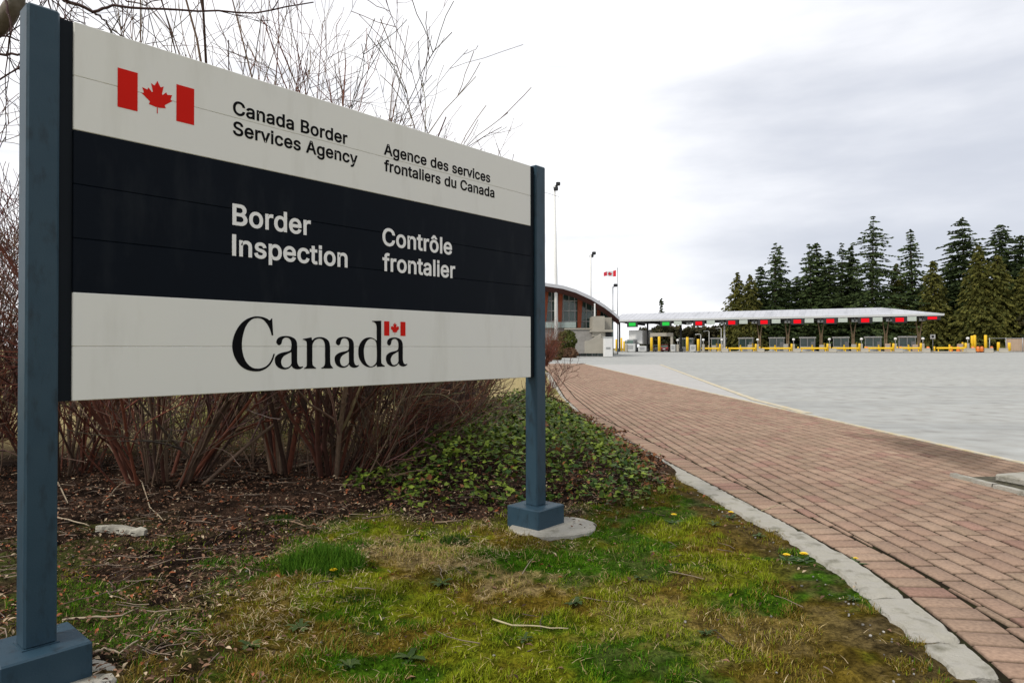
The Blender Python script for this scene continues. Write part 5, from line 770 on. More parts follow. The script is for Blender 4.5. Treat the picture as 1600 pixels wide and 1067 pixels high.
def dandelion(px_, py_, h, label, r=.019):
    c = G(px_, py_+h*F/max(.5, G(px_, py_).y)); z_ = float(gh(c.x, c.y))
    t = empty('dandelion', (c.x, c.y, z_), label, 'dandelion', 'dandelions in the lawn')
    m = MB(); m.tube([(0, 0, -.01), (.004, 0, h*.5), (0, .003, h)], [.0025, .0022, .002], 5, (.1, .14, .04)); m.build('stem', M_leaf, t)
    m = MB()
    for ring, (n, l, up) in enumerate(((16, 1, .12), (14, .78, .35), (10, .5, .6))):
        for i in range(n):
            a = i/n*6.283+ring*.2; d = Vector((math.cos(a), math.sin(a), up)).normalized()*r*l; s_ = Vector((-math.sin(a), math.cos(a), 0))*r*.14
            b = Vector((0, 0, h)); m.add([b-s_*.4, b+s_*.4, b+d+s_, b+d-s_], [(0, 1, 2, 3)])
    m.build('flower_head', M_petal, t)
    m = MB()
    for i in range(6):
        a = i*1.05+rnd.random(); d = Vector((math.cos(a), math.sin(a), .2)); s_ = Vector((-d.y, d.x, 0)); l = rnd.uniform(.04, .075)
        m.add([(0, 0, .003), tuple(d*l*.6+s_*l*.16), tuple(d*l), tuple(d*l*.6-s_*l*.16)], [(0, 1, 2, 3)], (.045, .085, .02))
    m.build('leaf', M_leaf, t)
dandelion(521, 889, .035, 'dandelion in bloom in front of the largest grass tuft')
dandelion(1053, 802, .05, 'dandelion in bloom standing alone by the ivy edge right of the far post')
dandelion(1142, 798, .035, 'small dandelion between the lone one and the kerb')
dandelion(1229, 863, .03, 'left dandelion of the pair beside the kerb')
dandelion(1256, 862, .04, 'right, larger dandelion of the pair beside the kerb', .022)
dandelion(1337, 869, .025, 'half-open dandelion growing in the joint between kerb and bricks', .013)
# fallen sticks
def stick(px_, r, label, col=(.36, .29, .20)):
    P = []
    for a, b in px_:
        g_ = G(a, b); g_.z = float(gh(g_.x, g_.y))+r+.006; P.append(g_)
    c = P[0].copy(); Q = []
    for i in range(len(P)-1):
        for k in range(3): Q.append(P[i].lerp(P[i+1], k/3)-c+Vector((0, 0, rnd.uniform(0, .008))))
    Q.append(P[-1]-c); n = len(Q)
    m = MB(); m.tube(Q, [r*(1-.55*i/n) for i in range(n)], 5, col); o = m.build('fallen_stick', M_bark); o.location = c
    tag(o, label, 'stick', 'fallen sticks')
stick([(770, 965), (800, 975), (845, 981), (888, 985)], .0045, 'pale curved stick lying on the green lawn below the far right post', (.42, .36, .22))
stick([(98, 967), (150, 967), (190, 963), (216, 954)], .006, 'long pale stick behind the near left base')
stick([(147, 1018), (163, 1008), (187, 1013), (216, 1002)], .006, 'crooked pale stick just right of the near left base')
stick([(205, 748), (222, 768), (234, 796), (255, 812)], .006, 'grey stick hanging out of the shrub fan into the litter')
stick([(203, 758), (180, 775), (160, 796)], .006, 'straight grey stick sloping left in the litter under the sign')
stick([(90, 764), (97, 776), (106, 790)], .007, 'short grey stick against the right side of the near left post')
stick([(90, 812), (115, 817), (140, 824)], .006, 'stick in the brown litter pointing at the broken white slab')
stick([(452, 818), (480, 823), (500, 821), (523, 809)], .006, 'bent brown stick behind the largest grass tuft', (.24, .16, .10))
stick([(566, 815), (590, 812), (619, 804)], .006, 'dark stick at the lower edge of the ivy', (.16, .11, .08))
stick([(680, 818), (705, 817), (730, 812)], .006, 'brown stick between the ivy and the straw patch', (.24, .17, .11))
stick([(1190, 798), (1208, 792), (1226, 786)], .005, 'thin straw-coloured stick near the kerb', (.40, .33, .20))
stick([(452, 745), (480, 738), (500, 735)], .02, 'thick cut log end lying among the shrub stems', (.20, .14, .09))
# broken white slab and pebbles
c = G(190, 832); m = MB(); q = random.Random(3); vs = []
for i in range(13):
    t_ = i/12; w = .035*(1-.55*abs(t_-.4))*q.uniform(.75, 1.15)
    for b, zz in ((-w, -.01), (-w*.8, .022), (w*.8, .026), (w, -.01)): vs.append(((t_-.5)*.36, b+.05*(.5-t_)+q.uniform(-.006, .006), zz+q.uniform(-.006, .006)))
m.add(vs, [(i*4+j, i*4+4+j, i*4+5+j, i*4+1+j) for i in range(12) for j in range(3)]+[(0, 1, 2, 3), (51, 50, 49, 48)])
o = m.build('broken_slab', material('chalky_plaster', (.30, .285, .235), .9, var=.5, scale=14)); o.location = (c.x, c.y, float(gh(c.x, c.y))); o.rotation_euler.z = -.15
tag(o, 'broken white slab of plaster lying in the leaf litter right of the near left post', 'rubble')
mb = MB()
for i in range(170):
    x_, y_ = rnd.uniform(-2.4, 1.6), 1.8+4*rnd.random()**1.5
    if rnd.random() < .5: x_ = float(edge(y_))-.24-abs(rnd.gauss(0, .08))
    if x_ > float(edge(y_))-.22: continue
    r_ = rnd.uniform(.002, .007); z_ = float(gh(x_, y_))
    v = [(x_+r_*rnd.uniform(.7, 1.3)*math.cos(a)*math.cos(b), y_+r_*rnd.uniform(.7, 1.3)*math.sin(a)*math.cos(b), z_+.004+r_*.7*math.sin(b)) for b in (-.6, .5) for a in (0, 1.25, 2.5, 3.75, 5)]
    g_ = rnd.uniform(.10, .42); v.append((x_, y_, z_+.004+r_*.75))
    mb.add(v, [(j, (j+1) % 5, 5+(j+1) % 5, 5+j) for j in range(5)]+[(5+j, 5+(j+1) % 5, 10) for j in range(5)], (g_, g_*.95, g_*.87))
tag(mb.build('pebbles', M_dead), 'small pale pebbles scattered along the kerb and in the rough', 'pebbles', kind='stuff')
# ================================================================ LANES UNDER THE CANOPY
ORD = ['first', 'second', 'third', 'fourth', 'fifth', 'sixth', 'seventh', 'eighth', 'ninth', 'tenth', 'eleventh', 'twelfth']
A0 = D(963, 545, 155); A1 = D(1475, 545, 127)
CV = Vector((A1.x-A0.x, A1.y-A0.y, 0)); CLEN = CV.length; CV.normalize(); BV = Vector((-CV.y, CV.x, 0)); CRZ = math.atan2(CV.y, CV.x)
GZ = .225
def lane(px_, yl=0.):                                   # distance along the canopy seen at a photo column
    t_ = (px_-800)/F
    return (t_*(A0.y+yl*BV.y)-A0.x-yl*BV.x)/(CV.x-t_*CV.y)
def lp(px_, yl, z=GZ): p = Vector((A0.x, A0.y, 0))+CV*lane(px_, yl)+BV*yl; return (p.x, p.y, z)
ZE = 7.15
can = empty('toll_canopy', (A0.x, A0.y, GZ), 'long low grey metal canopy over the inspection lanes', 'canopy', rz=CRZ)
ze = ZE-GZ
m = MB()
y0, y1, yr_, zr = 0, 18, 8, ze+2.2
e = [(-1, y0), (CLEN, y0), (CLEN, y1), (-1, y1)]
vs = [(a, b, ze+.35) for a, b in e]+[(-1, yr_, zr), (CLEN-10, yr_, zr), (-1, yr_+2, zr), (CLEN-10, yr_+2, zr)]
m.add(vs, [(0, 1, 5, 4), (4, 5, 7, 6), (2, 3, 6, 7), (1, 2, 7, 5), (3, 0, 4, 6)])
for k in range(56):                                     # standing seams
    a = -.6+k*1.12
    if a < CLEN-10.5: m.tube([(a, y0+.05, ze+.37), (a, yr_, zr+.02)], .014, 4)
    elif a < CLEN-.3:
        f = (CLEN-a)/10; m.tube([(a, y0+.05, ze+.37), (a, y0+yr_*f, ze+.37+(zr-ze-.35)*f)], .014, 4)
m.build('roof', M_roof, can)
m = MB(); m.box((CLEN/2-.5, -.06, ze+.19), (CLEN+1.1, .12, .38)); m.box((CLEN+.06, y1/2, ze+.19), (.12, y1+.12, .38)); m.build('fascia', M_lgrey, can)
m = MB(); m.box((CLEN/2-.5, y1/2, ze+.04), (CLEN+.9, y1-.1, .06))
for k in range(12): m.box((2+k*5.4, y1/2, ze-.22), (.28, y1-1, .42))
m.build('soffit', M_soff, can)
def column(px_, yl, mat, flare):
    m = MB(); x_ = lane(px_, yl)
    if flare:
        for s_ in (-1, 1):
            m.tube([(x_+s_*.14, yl, -.05), (x_+s_*.16, yl, ze*.5), (x_+s_*.62, yl, ze-.15)], [.17, .15, .13], 6)
        m.box((x_, yl, .45), (.62, .5, 1.0), bev=.04)
    else: m.tube([(x_, yl, -.05), (x_, yl, ze-.1)], .2, 10); m.box((x_, yl, .4), (.7, .7, .8), bev=.04)
    m.build('column', mat, can)
for p_ in (1187, 1231, 1283, 1333, 1384, 1436): column(p_, 3, M_tan, True)
column(1132, 3, M_wpaint, False)
for p_ in (968, 1012, 1064): column(p_, 3, M_dgrey, False)
# lane signs hung from the canopy edge
LED = [988, 1040.5, 1092, 1143.5, 1194, 1246, 1297.5, 1352, 1406, 1457]
for k, p_ in enumerate(LED):
    gcol = k < 2
    x_, y_, _ = lp(p_, -.35)
    t = empty('lane_sign', (x_, y_, ZE-.05), f'{"green" if gcol else "red"} lit lane sign hanging from the canopy edge, {ORD[k]} of ten from the left', 'lane sign', 'lit lane signs along the canopy', rz=CRZ)
    hh = 1.25 if k < 9 else .8; w_ = 2.5 if k < 9 else 2.7
    m = MB(); m.box((0, .12, -hh/2), (w_, .30, hh), bev=.04); m.build('housing', M_dgrey, t)
    m = MB()
    if gcol:
        n_ = 6
        for i in range(n_): m.box((-.62+i*.25, -.06, -hh/2), (.17, .05, .55))
        m.box((0, -.045, -hh/2), (1.55, .03, .75))
    else: m.box((0, -.05, -hh/2), (w_*.56, .04, hh*.62))
    m.build('lit_panel', M_ledgreen if gcol else M_ledred, t)
    for s_ in (-.9, .9): m = MB(); m.box((s_, .12, .03), (.07, .07, .1)); m.build('bracket', M_metal, t)
for k, (a, b) in enumerate(zip(LED[1:-1], LED[2:])):
    p_ = a+(b-a)*.36; x_, y_, _ = lp(p_, -.3)
    t = empty('lane_board', (x_, y_, ZE-.05), f'pale blank lane board hanging right of the {ORD[k+1]} lit sign from the left', 'lane board', 'pale boards along the canopy', rz=CRZ)
    m = MB(); m.box((0, .08, -.5), (1.7, .1, .85), bev=.02); m.box((-.6, .08, -.04), (.06, .06, .1)); m.box((.6, .08, -.04), (.06, .06, .1)); m.build('board', material('pale_green_board', (.42, .47, .42), .6) if k == 0 else MATS['pale_green_board'], t)
    p_ = a+(b-a)*.70; x_, y_, _ = lp(p_, .6)
    t = empty('camera_box', (x_, y_, ZE-.1), f'small grey camera housing under the canopy left of the {ORD[k+2]} lit sign', 'camera', 'camera housings along the canopy', rz=CRZ)
    m = MB(); m.box((0, .2, -.55), (1.1, .5, .55), bev=.05); m.box((0, .2, -.15), (.1, .1, .3)); m.build('case', M_grey, t)
    m = MB(); m.tube([(0, -.02, -.55), (0, -.12, -.55)], .16, 10); m.build('lens', M_dgrey, t)
# inspection booths
BO = [1073, 1123, 1166, 1214, 1262, 1314, 1364, 1417]
def booth(p_, label):
    x_, y_, _ = lp(p_, 6)
    t = empty('inspection_booth', (x_, y_, GZ), label, 'booth', 'inspection booths under the canopy', rz=CRZ)
    m = MB(); m.box((0, 0, .1), (3.5, 2.4, .3)); m.box((0, 0, .7), (2.9, 1.8, .95)); 
    for a in (-1.4, 0, 1.4):
        for b in (-.85, .85): m.box((a, b, 2.0), (.13, .13, 1.75))
    m.build('frame', M_lgrey, t)
    m = MB(); m.box((0, 0, 2.0), (2.7, 1.65, 1.6)); m.build('window', M_glass, t)
    m = MB(); m.box((0, 0, 3.02), (3.3, 2.3, .3), bev=.05); m.build('roof', M_wpaint, t)
    m = MB(); m.box((1.0, -.93, 1.2), (.7, .05, 1.9)); m.build('door', M_grey, t)
for k, p_ in enumerate(BO): booth(p_, f'pale glazed inspection booth under the canopy, {ORD[k]} of eight from the left')
# raised islands with guard rails, bollards, card readers
ISL = [(1095, 1124), (1138, 1180), (1190, 1236), (1250, 1292), (1300, 1342), (1355, 1395), (1405, 1438), (1463, 1508)]
im = MB()
for a, b in ISL:
    xa, xb = lane(a-4, -6), lane(b+4, -6)
    p0 = Vector((A0.x, A0.y, GZ))+CV*(xa+xb)/2+BV*1.0
    im.box(p0+Vector((0, 0, .07)), (xb-xa, 16, .2), M=Matrix.Rotation(CRZ, 3, 'Z'), bev=.04)
im.build('lane_kerbs', M_cream)['kind'] = 'structure'
ZI = GZ+.17
for k, (a, b) in enumerate(ISL):
    w_ = lane(b, -6)-lane(a, -6); x_, y_, _ = lp((a+b)/2, -6)
    t = empty('guard_rail', (x_, y_, ZI), f'yellow guard rail at the nose of the {ORD[k]} lane island from the left', 'guard rail', 'yellow guard rails', rz=CRZ)
    m = MB(); m.box((0, 0, .62), (w_, .22, .34), bev=.05); m.build('beam', M_brightyel, t)
    for q in range(3):
        m = MB(); m.box((-w_/2+.3+q*(w_-.6)/2, .12, .3), (.18, .16, .62)); m.build('post', M_brightyel, t)
def bollard(p_, yl, h, label, r=.16):
    x_, y_, _ = lp(p_, yl)
    t = empty('bollard', (x_, y_, ZI-.02), label, 'bollard', 'yellow bollards')
    m = MB(); m.tube([(0, 0, -.05), (0, 0, h-.08), (0, 0, h-.02), (0, 0, h)], [r, r, r*.8, r*.3], 12); m.build('post', M_brightyel, t)
    m = MB(); m.tube([(0, 0, -.04), (0, 0, .1)], r*1.5, 12); m.build('base', M_conc, t)
def reader(p_, yl, label):
    x_, y_, _ = lp(p_, yl)
    t = empty('card_reader', (x_, y_, ZI-.02), label, 'card reader', 'card readers on the lane islands', rz=CRZ)
    m = MB(); m.box((0, 0, .75), (.5, .45, 1.5), bev=.05); m.build('pedestal', M_cream, t)
    m = MB(); m.tube([(0, 0, 1.5), (0, -.05, 2.2)], .05, 8); m.build('stalk', M_metal, t)
    m = MB(); m.box((0, -.1, 2.4), (.5, .4, .45), bev=.12); m.build('head', M_wpaint, t)
def box_at(p_, yl, label, mat, size):
    x_, y_, _ = lp(p_, yl)
    t = empty('equipment_cabinet', (x_, y_, ZI-.02), label, 'cabinet', 'cabinets on the lane islands', rz=CRZ)
    m = MB(); m.box((0, 0, size[2]/2), size, bev=.05); m.build('case', mat, t)
    m = MB(); m.box((0, -size[1]/2-.02, size[2]*.55), (size[0]*.6, .03, size[2]*.5)); m.build('door', M_grey, t)
def block(p_, yl, label, col):
    x_, y_, _ = lp(p_, yl)
    t = empty('barrier_block', (x_, y_, GZ), label, 'barrier', 'barrier blocks and barrels in the lanes', rz=CRZ)
    m = MB(); P = [(-.3, 0), (.3, 0), (.3, .18), (.14, .38), (.10, .85), (-.10, .85), (-.14, .38), (-.3, .18)]; n_ = len(P)
    m.add([(s_*.65, a, z_*.9) for s_ in (-1, 1) for a, z_ in P], [tuple(range(n_))[::-1], tuple(range(n_, 2*n_))]+[(i, (i+1) % n_, n_+(i+1) % n_, n_+i) for i in range(n_)]); m.build('block_body', col, t)
def barrel(p_, yl, label):
    x_, y_, _ = lp(p_, yl)
    t = empty('traffic_barrel', (x_, y_, GZ), label, 'barrel', 'barrier blocks and barrels in the lanes')
    m = MB(); m.tube([(0, 0, .02), (0, 0, .3), (0, 0, .65), (0, 0, 1.0), (0, 0, 1.08)], [.32, .30, .27, .24, .15], 12); m.build('drum', M_orange, t)
    for z_ in (.35, .75): m = MB(); m.tube([(0, 0, z_-.07), (0, 0, z_+.07)], .302-.06*z_, 12); m.build('white_band', M_wpaint, t)
    m = MB(); m.tube([(0, 0, -.02), (0, 0, .07)], .42, 12); m.build('base', M_tyre, t)
M_orange = material('traffic_orange', (.75, .20, .03), .5)
for k, (a, b) in enumerate(ISL):
    block(b+9, -7, f'pale concrete barrier block at the mouth of the lane right of the {ORD[k]} guard rail', M_cream)
    bollard((a+b)/2-2, 3.5, 1.35, f'yellow bollard behind the middle of the {ORD[k]} guard rail from the left', .17)
    bollard(b-4, 5, 1.75, f'yellow bollard guarding the booth side of the {ORD[k]} guard rail from the left', .17)
    if k > 3:
        barrel(b+12, -5, f'orange traffic barrel in the lane right of the {ORD[k]} guard rail')
for k, p_ in enumerate((1486, 1497, 1528, 1534, 1549)): barrel(p_, -4+k, f'orange traffic barrel beyond the canopy\'s right end, {ORD[k]} of five from the left')
for k, p_ in enumerate((1512, 1545, 1568)): block(p_, -6, f'pale barrier block beyond the canopy\'s right end, {ORD[k]} of three from the left', M_cream)
for k, (a, b) in enumerate(ISL):
    bollard(b+1, -5, 1.55, f'tall yellow bollard right of the {ORD[k]} guard rail from the left', .2)
    bollard(a-3, -4.5, .95, f'short yellow bollard at the left end of the {ORD[k]} guard rail from the left')
    reader(b+4, -3, f'white-headed card reader right of the {ORD[k]} guard rail from the left')
    box_at(b-8, -2, f'{"orange-tan" if k > 4 else "beige"} cabinet behind the {ORD[k]} guard rail from the left', M_tanw if k > 4 else M_cream, (.9, .7, 1.3+.1*(k % 3)))
for k, (p_, h) in enumerate(((1018, 3.0), (1030, 3.2), (1074, 3.0), (1091, 2.6))):
    bollard(p_, -7, h, f'thick yellow lane post left of the guard rails, {ORD[k]} of four from the left', .28)
for k, (p_, h) in enumerate(((963, 2.6), (971, 2.9), (975, 2.2))):
    bollard(p_, -12, h, f'yellow post before the customs building, {ORD[k]} of three from the left', .2)
for k, (p_, h) in enumerate(((1519, 2.9), (1523, 3.0), (1540, 3.0), (1560, 1.7), (1577, 1.6))):
    bollard(p_, -2, h, f'yellow post beyond the right end of the canopy, {ORD[k]} of five from the left', .24)
for k, p_ in enumerate((1095, 1108, 1127)):
    x_, y_, _ = lp(p_, 1)
    t = empty('gooseneck_lamp', (x_, y_, GZ), f'thin pale gooseneck post by the left booths, {ORD[k]} of three from the left', 'lamp post', 'gooseneck posts', rz=CRZ)
    h = (3.9, 4.6, 5.2)[k]; m = MB(); m.tube([(0, 0, -.05), (0, 0, h-.5), (0, 0, h-.1), (-.25, 0, h), (-.8, 0, h)], [.09, .07, .06, .06, .05], 8); m.build('pole', M_wpaint, t)
    m = MB(); m.box((-.95, 0, h-.06), (.5, .25, .16), bev=.05); m.build('lamp_head', M_lgrey, t)
# beige gantry with a red car under it, truck and cabinets at the left end
x_, y_, _ = lp(1034, 2)
t = empty('gantry', (x_, y_, GZ), 'beige portal frame over the lane with the dark red car', 'gantry', rz=CRZ)
m = MB(); m.box((0, 0, 3.9), (5.2, .7, .8), bev=.05); m.build('beam', M_cream, t)
for s_ in (-2.3, 2.3): m = MB(); m.box((s_, 0, 1.75), (.55, .7, 3.5), bev=.04); m.build('post', M_cream, t)
def car(p_, yl, label, mat):
    x_, y_, _ = lp(p_, yl)
    t = empty('parked_car', (x_, y_, GZ), label, 'car', rz=CRZ+R(4))
    P = [(-2.1, .35), (2.15, .35), (2.2, .85), (1.9, 1.0), (1.15, 1.08), (.55, 1.62), (-1.5, 1.68), (-2.05, 1.1), (-2.15, .8)]
    m = MB(); n = len(P); vs = []
    for s_, f in ((-.88, 1), (.88, 1)): vs += [(s_*(1 if q[1] < 1.15 else .82), q[0], q[1]) for q in P]
    m.add(vs, [tuple(range(n)), tuple(range(2*n-1, n-1, -1))]+[(i, n+i, n+(i+1) % n, (i+1) % n) for i in range(n)]); m.build('body', mat, t)
    m = MB(); m.add([(-.66, -1.62, 1.55), (.66, -1.62, 1.55), (.78, -2.05, 1.13), (-.78, -2.05, 1.13)], [(3, 2, 1, 0)]); m.add([(-.66, .66, 1.55), (.66, .66, 1.55), (.78, 1.15, 1.12), (-.78, 1.15, 1.12)], [(0, 1, 2, 3)]); m.build('window', M_glass, t)
    for s_ in (-.8, .8):
        for b in (-1.35, 1.4):
            m = MB(); m.tube([(s_-.1, b, .33), (s_+.1, b, .33)], .33, 14); w_ = m.build('wheel', M_tyre, t)
        m = MB(); m.box((s_*.85, -2.14, .92), (.3, .06, .16)); m.build('tail_light', M_red, t)
    m = MB(); m.box((0, -2.17, .62), (.5, .03, .14)); m.build('plate', M_wpaint, t)
car(1040, 3, 'dark red car stopped under the beige portal frame', M_carred)
car(1028, 14, 'pale grey car half hidden behind the left post of the beige portal frame', M_lgrey)
x_, y_, _ = lp(993, 3)
t = empty('box_truck', (x_, y_, GZ), 'grey and white truck at the left end under the canopy', 'truck', rz=CRZ-R(8))
m = MB(); m.box((.2, 2.5, 3.4), (3.4, 6, 3.2), bev=.1); m.build('cargo_box', M_wpaint, t)
m = MB(); m.box((-.2, -2.0, 1.75), (2.3, 2.2, 2.3), bev=.25); m.build('cab', M_grey, t)
m = MB(); m.box((-.2, -3.13, 2.25), (1.9, .08, .8)); m.build('windscreen', M_glass, t)
m = MB(); m.box((-.2, -3.2, .75), (2.3, .25, .4), bev=.05); m.build('bumper', M_lgrey, t)
m = MB(); m.box((.1, 2, .9), (1.1, 7, .3)); m.build('chassis', M_dgrey, t)
for b in (-2.2, 3.5, 4.7):
    for s_ in (-1.0, 1.0): m = MB(); m.tube([(s_-.14, b, .5), (s_+.14, b, .5)], .5, 14); m.build('wheel', M_tyre, t)
for k, (p_, yl, s3) in enumerate(((985, -2, (2.4, .9, 1.7)), (1004, -3, (1.8, .8, 1.2)), (1052, -3, (1.0, .8, 1.5)), (1083, -2, (1.2, .7, 1.4)))):
    box_at(p_, yl, f'light grey roadside cabinet left of the guard rails, {ORD[k]} of four from the left', M_lgrey, s3)
for k, (p_, yl) in enumerate(((979, -9), (1059, -5), (1099, -8))):
    reader(p_, yl, f'white-headed card reader before the left lanes, {ORD[k]} of three from the left')
# small square sign and fence at the right
x_, y_, _ = lp(1457.5, 4)
t = empty('square_sign', (x_, y_, GZ), 'small square white sign on a thin post under the right end of the canopy', 'sign', rz=CRZ)
m = MB(); m.tube([(0, 0, -.05), (0, 0, 3.4)], .04, 8); m.build('post', M_metal, t)
m = MB(); m.box((0, -.06, 3.0), (.85, .05, .85), bev=.02); m.build('panel', M_wpaint, t); m = MB(); m.box((0, -.092, 3.0), (.4, .008, .45)); m.build('marking', M_dgrey, t)
f0 = D(1546, 545, 138); f1 = D(1760, 545, 130); fv = (f1-f0); fl = math.hypot(fv.x, fv.y)
t = empty('board_fence', (f0.x, f0.y, GZ-.1), 'tan board fence running off the right edge before the conifers', 'fence', rz=math.atan2(fv.y, fv.x))
m = MB()
for i in range(int(fl/.3)):
    if i*.3 > 2.8: m.box((i*.3, 0, 1.45), (.285, .05, 2.6+rnd.uniform(-.03, .03)))
m.build('boards', M_tanw, t)
for i in range(int(fl/2.8)+1): m = MB(); m.tube([(i*2.8, -.12, -.1), (i*2.8, -.12, 2.95)], .07, 6); m.build('post', M_metal, t)
m = MB(); m.tube([(0, -.12, 2.85), (fl, -.12, 2.85)], .035, 5); m.tube([(0, -.12, .3), (fl, -.12, .3)], .03, 5); m.build('rail', M_metal, t)

# ================================================================ CUSTOMS BUILDING
YB = 88.
def bx(px_, y=YB): return (px_-800)/F*y
def bz(py_, y=YB): return EYE+(543.9-py_)/F*y
cb = empty('customs_building', (bx(880), YB, .1), 'glass customs building with a curved roof and red-brown timber frames', 'building')
O = Vector((bx(880), YB, .1))
def bb(m, pa, pb, ya, yb, dep, y=YB, mi=0):             # a box from photo columns/rows at a real distance
    x1, x2, z1, z2 = bx(pa, y), bx(pb, y), bz(yb, y), bz(ya, y)
    m.box(Vector(((x1+x2)/2, y+dep/2, (z1+z2)/2))-O, (abs(x2-x1), dep, abs(z2-z1)))
ARC = [(690, 470), (740, 452), (790, 443), (848, 441), (880, 446), (900, 452), (925, 463.5), (945, 476), (958, 486), (968, 495)]
ar = [Vector((bx(a, 84), 84, bz(b, 84))) for a, b in ARC]
m = MB(); n = len(ar); vs = []
for yy_, in ((84,), (116,)):
    for dz in (0, -.42): vs += [Vector((p.x, yy_, p.z+dz))-O for p in ar]
m.add(vs, [(i, i+1, 2*n+i+1, 2*n+i) for i in range(n-1)]+[(i, n+i, n+i+1, i+1) for i in range(n-1)]+[(n-1, 2*n-1, 4*n-1, 3*n-1), (2*n, 2*n+1+0, 3*n+1, 3*n)])
m.add([v-Vector((0, 0, 0)) for v in vs], [(2*n+i, 2*n+i+1, 3*n+i+1, 3*n+i) for i in range(n-1)]); m.build('roof', M_roof, cb)
m = MB(); vs = [Vector((p.x, yy_, p.z-.425))-O for yy_ in (84.1, 116) for p in ar]+[Vector((p.x, yy_, p.z-1.0))-O for yy_ in (84.9,) for p in ar]
m.add(vs, [(i, n+i, n+i+1, i+1) for i in range(n-1)]+[(i, i+1, 2*n+i+1, 2*n+i) for i in range(n-1)]); m.build('soffit', M_dsof, cb)
# glazed front under the arc
fr = [(bx(a), bz(b+6)) for a, b in ARC if a < 962]
m = MB(); n = len(fr); m.add([Vector((a, YB, b))-O for a, b in fr]+[Vector((a, YB, 0))-O for a, b in fr], [(i, n+i, n+i+1, i+1) for i in range(n-1)]); 
m.add([Vector((fr[-1][0], YB+q, b))-O for q in (0, 27) for b in (fr[-1][1], 0)], [(0, 1, 3, 2)]); m.build('glazing', M_glass, cb)
m = MB()
for p_ in range(700, 960, 9):
    zt = np.interp(bx(p_), [a for a, b in fr], [b for a, b in fr]); m.box(Vector((bx(p_), YB-.06, zt/2))-O, (.10, .14, zt))
for r_ in (470, 485.5, 502): 
    hi = 962 if r_ > 484 else 938; bb(m, 690, hi, r_-.7, r_+.7, .22, YB-.28)
m.build('mullions', M_lgrey, cb)
for a_, b_ in ((846, 858), (873, 880), (903, 911), (934, 939)):  # glulam legs, wide at the top
    m = MB(); zt = np.interp(bx((a_+b_)/2), [a for a, b in fr], [b for a, b in fr]); xa, xb = bx(a_, 87), bx(b_, 87); xm = (xa+xb)/2-.15
    z5 = bz(512, 87)
    m.add([Vector(q)-O for q in ((xa, 87, zt), (xb, 87, zt), (xm+.22, 87, z5), (xm-.22, 87, z5), (xa, 87.5, zt), (xb, 87.5, zt), (xm+.22, 87.5, z5), (xm-.22, 87.5, z5))], [(0, 3, 2, 1), (4, 5, 6, 7), (0, 1, 5, 4), (1, 2, 6, 5), (2, 3, 7, 6), (3, 0, 4, 7)])
    m.build('timber_column', M_tim, cb)
m = MB(); 
for i in range(len(fr)-1):
    if fr[i][0] > bx(840): m.tube([Vector((fr[i][0], 87.2, fr[i][1]-.35))-O, Vector((fr[i+1][0], 87.2, fr[i+1][1]-.35))-O], .26, 4)
m.build('timber_beam', M_tim, cb)
m = MB(); bb(m, 690, 900, 503, 512, .1, 85.6); m.build('balustrade', material('pale_glass_panel', (.30, .36, .34), .15), cb)
m = MB(); bb(m, 884, 931, 514.5, 552, 3, 84); bb(m, 690, 884, 513, 552, 1.5, 86); m.build('stone_wall', M_stone, cb)
m = MB(); bb(m, 690, 884.5, 511.2, 513, 1.7, 85.9); bb(m, 883, 931.5, 512.6, 514.5, 3.3, 83.85); m.build('coping', M_cream, cb)
m = MB(); bb(m, 927, 945, 494, 526, 4, 82.5); bb(m, 924, 958, 515, 518.5, 2, 82.2); bb(m, 941, 956, 496, 516, 3, 84.5); bb(m, 936, 946, 518, 552, 3.5, 82.6); m.build('stair_tower', M_cream, cb)
m = MB(); bb(m, 946, 956, 519, 552, 2, 83.2); m.build('recess', M_dgrey, cb)
m = MB(); bb(m, 928.5, 930.5, 474, 495, .25, 83); m.build('vent_pipe', M_wpaint, cb)
pr = [(914, 552), (914, 533), (922, 531.5), (931, 526), (939, 521.5), (939, 552)]
t = empty('stair_wall', (bx(926, 79), 79, .1), 'cream concrete wall with a stepped sloping top before the customs building', 'wall'); O2 = Vector((bx(926, 79), 79, .1))
m = MB(); n = len(pr); m.add([Vector((bx(a, 79), 79+q, bz(b, 79)))-O2 for q in (0, .5) for a, b in pr], [tuple(range(n))[::-1], tuple(range(n, 2*n))]+[(i, (i+1) % n, n+(i+1) % n, n+i) for i in range(n)]); m.build('wall_body', M_cream, t)
t = empty('white_kiosk', (bx(951, 77), 77, .1), 'white boxy kiosk with a small dark notice at the right foot of the customs building', 'kiosk')
m = MB(); m.box((0, .6, 1.1), (.95, 1.2, 2.2), bev=.04); m.build('case', M_wpaint, t); m = MB(); m.box((-.05, -.02, 1.0), (.5, .03, .22)); m.build('notice', M_grey, t); m = MB(); m.box((0, .6, 2.24), (1.05, 1.3, .1)); m.build('roof', M_lgrey, t)
# planting kerb along the forecourt
m = MB(); p_ = [G(890, 557), G(925, 556), G(965, 554.3)]
m.tube([(q.x, q.y, gz(q.y)+.03) for q in p_], .12, 6); m.build('forecourt_kerb', M_conc)['kind'] = 'structure'
m = MB(); q = [D(846, 556, 62), D(862, 553, 66), D(872, 549.5, 72)]
m.tube([Vector((v.x, v.y, .25)) for v in q], .14, 6); o = m.build('edging_rail', M_wpaint); tag(o, 'low white edging rail curving to the foot of the nearest lamp post', 'edging')

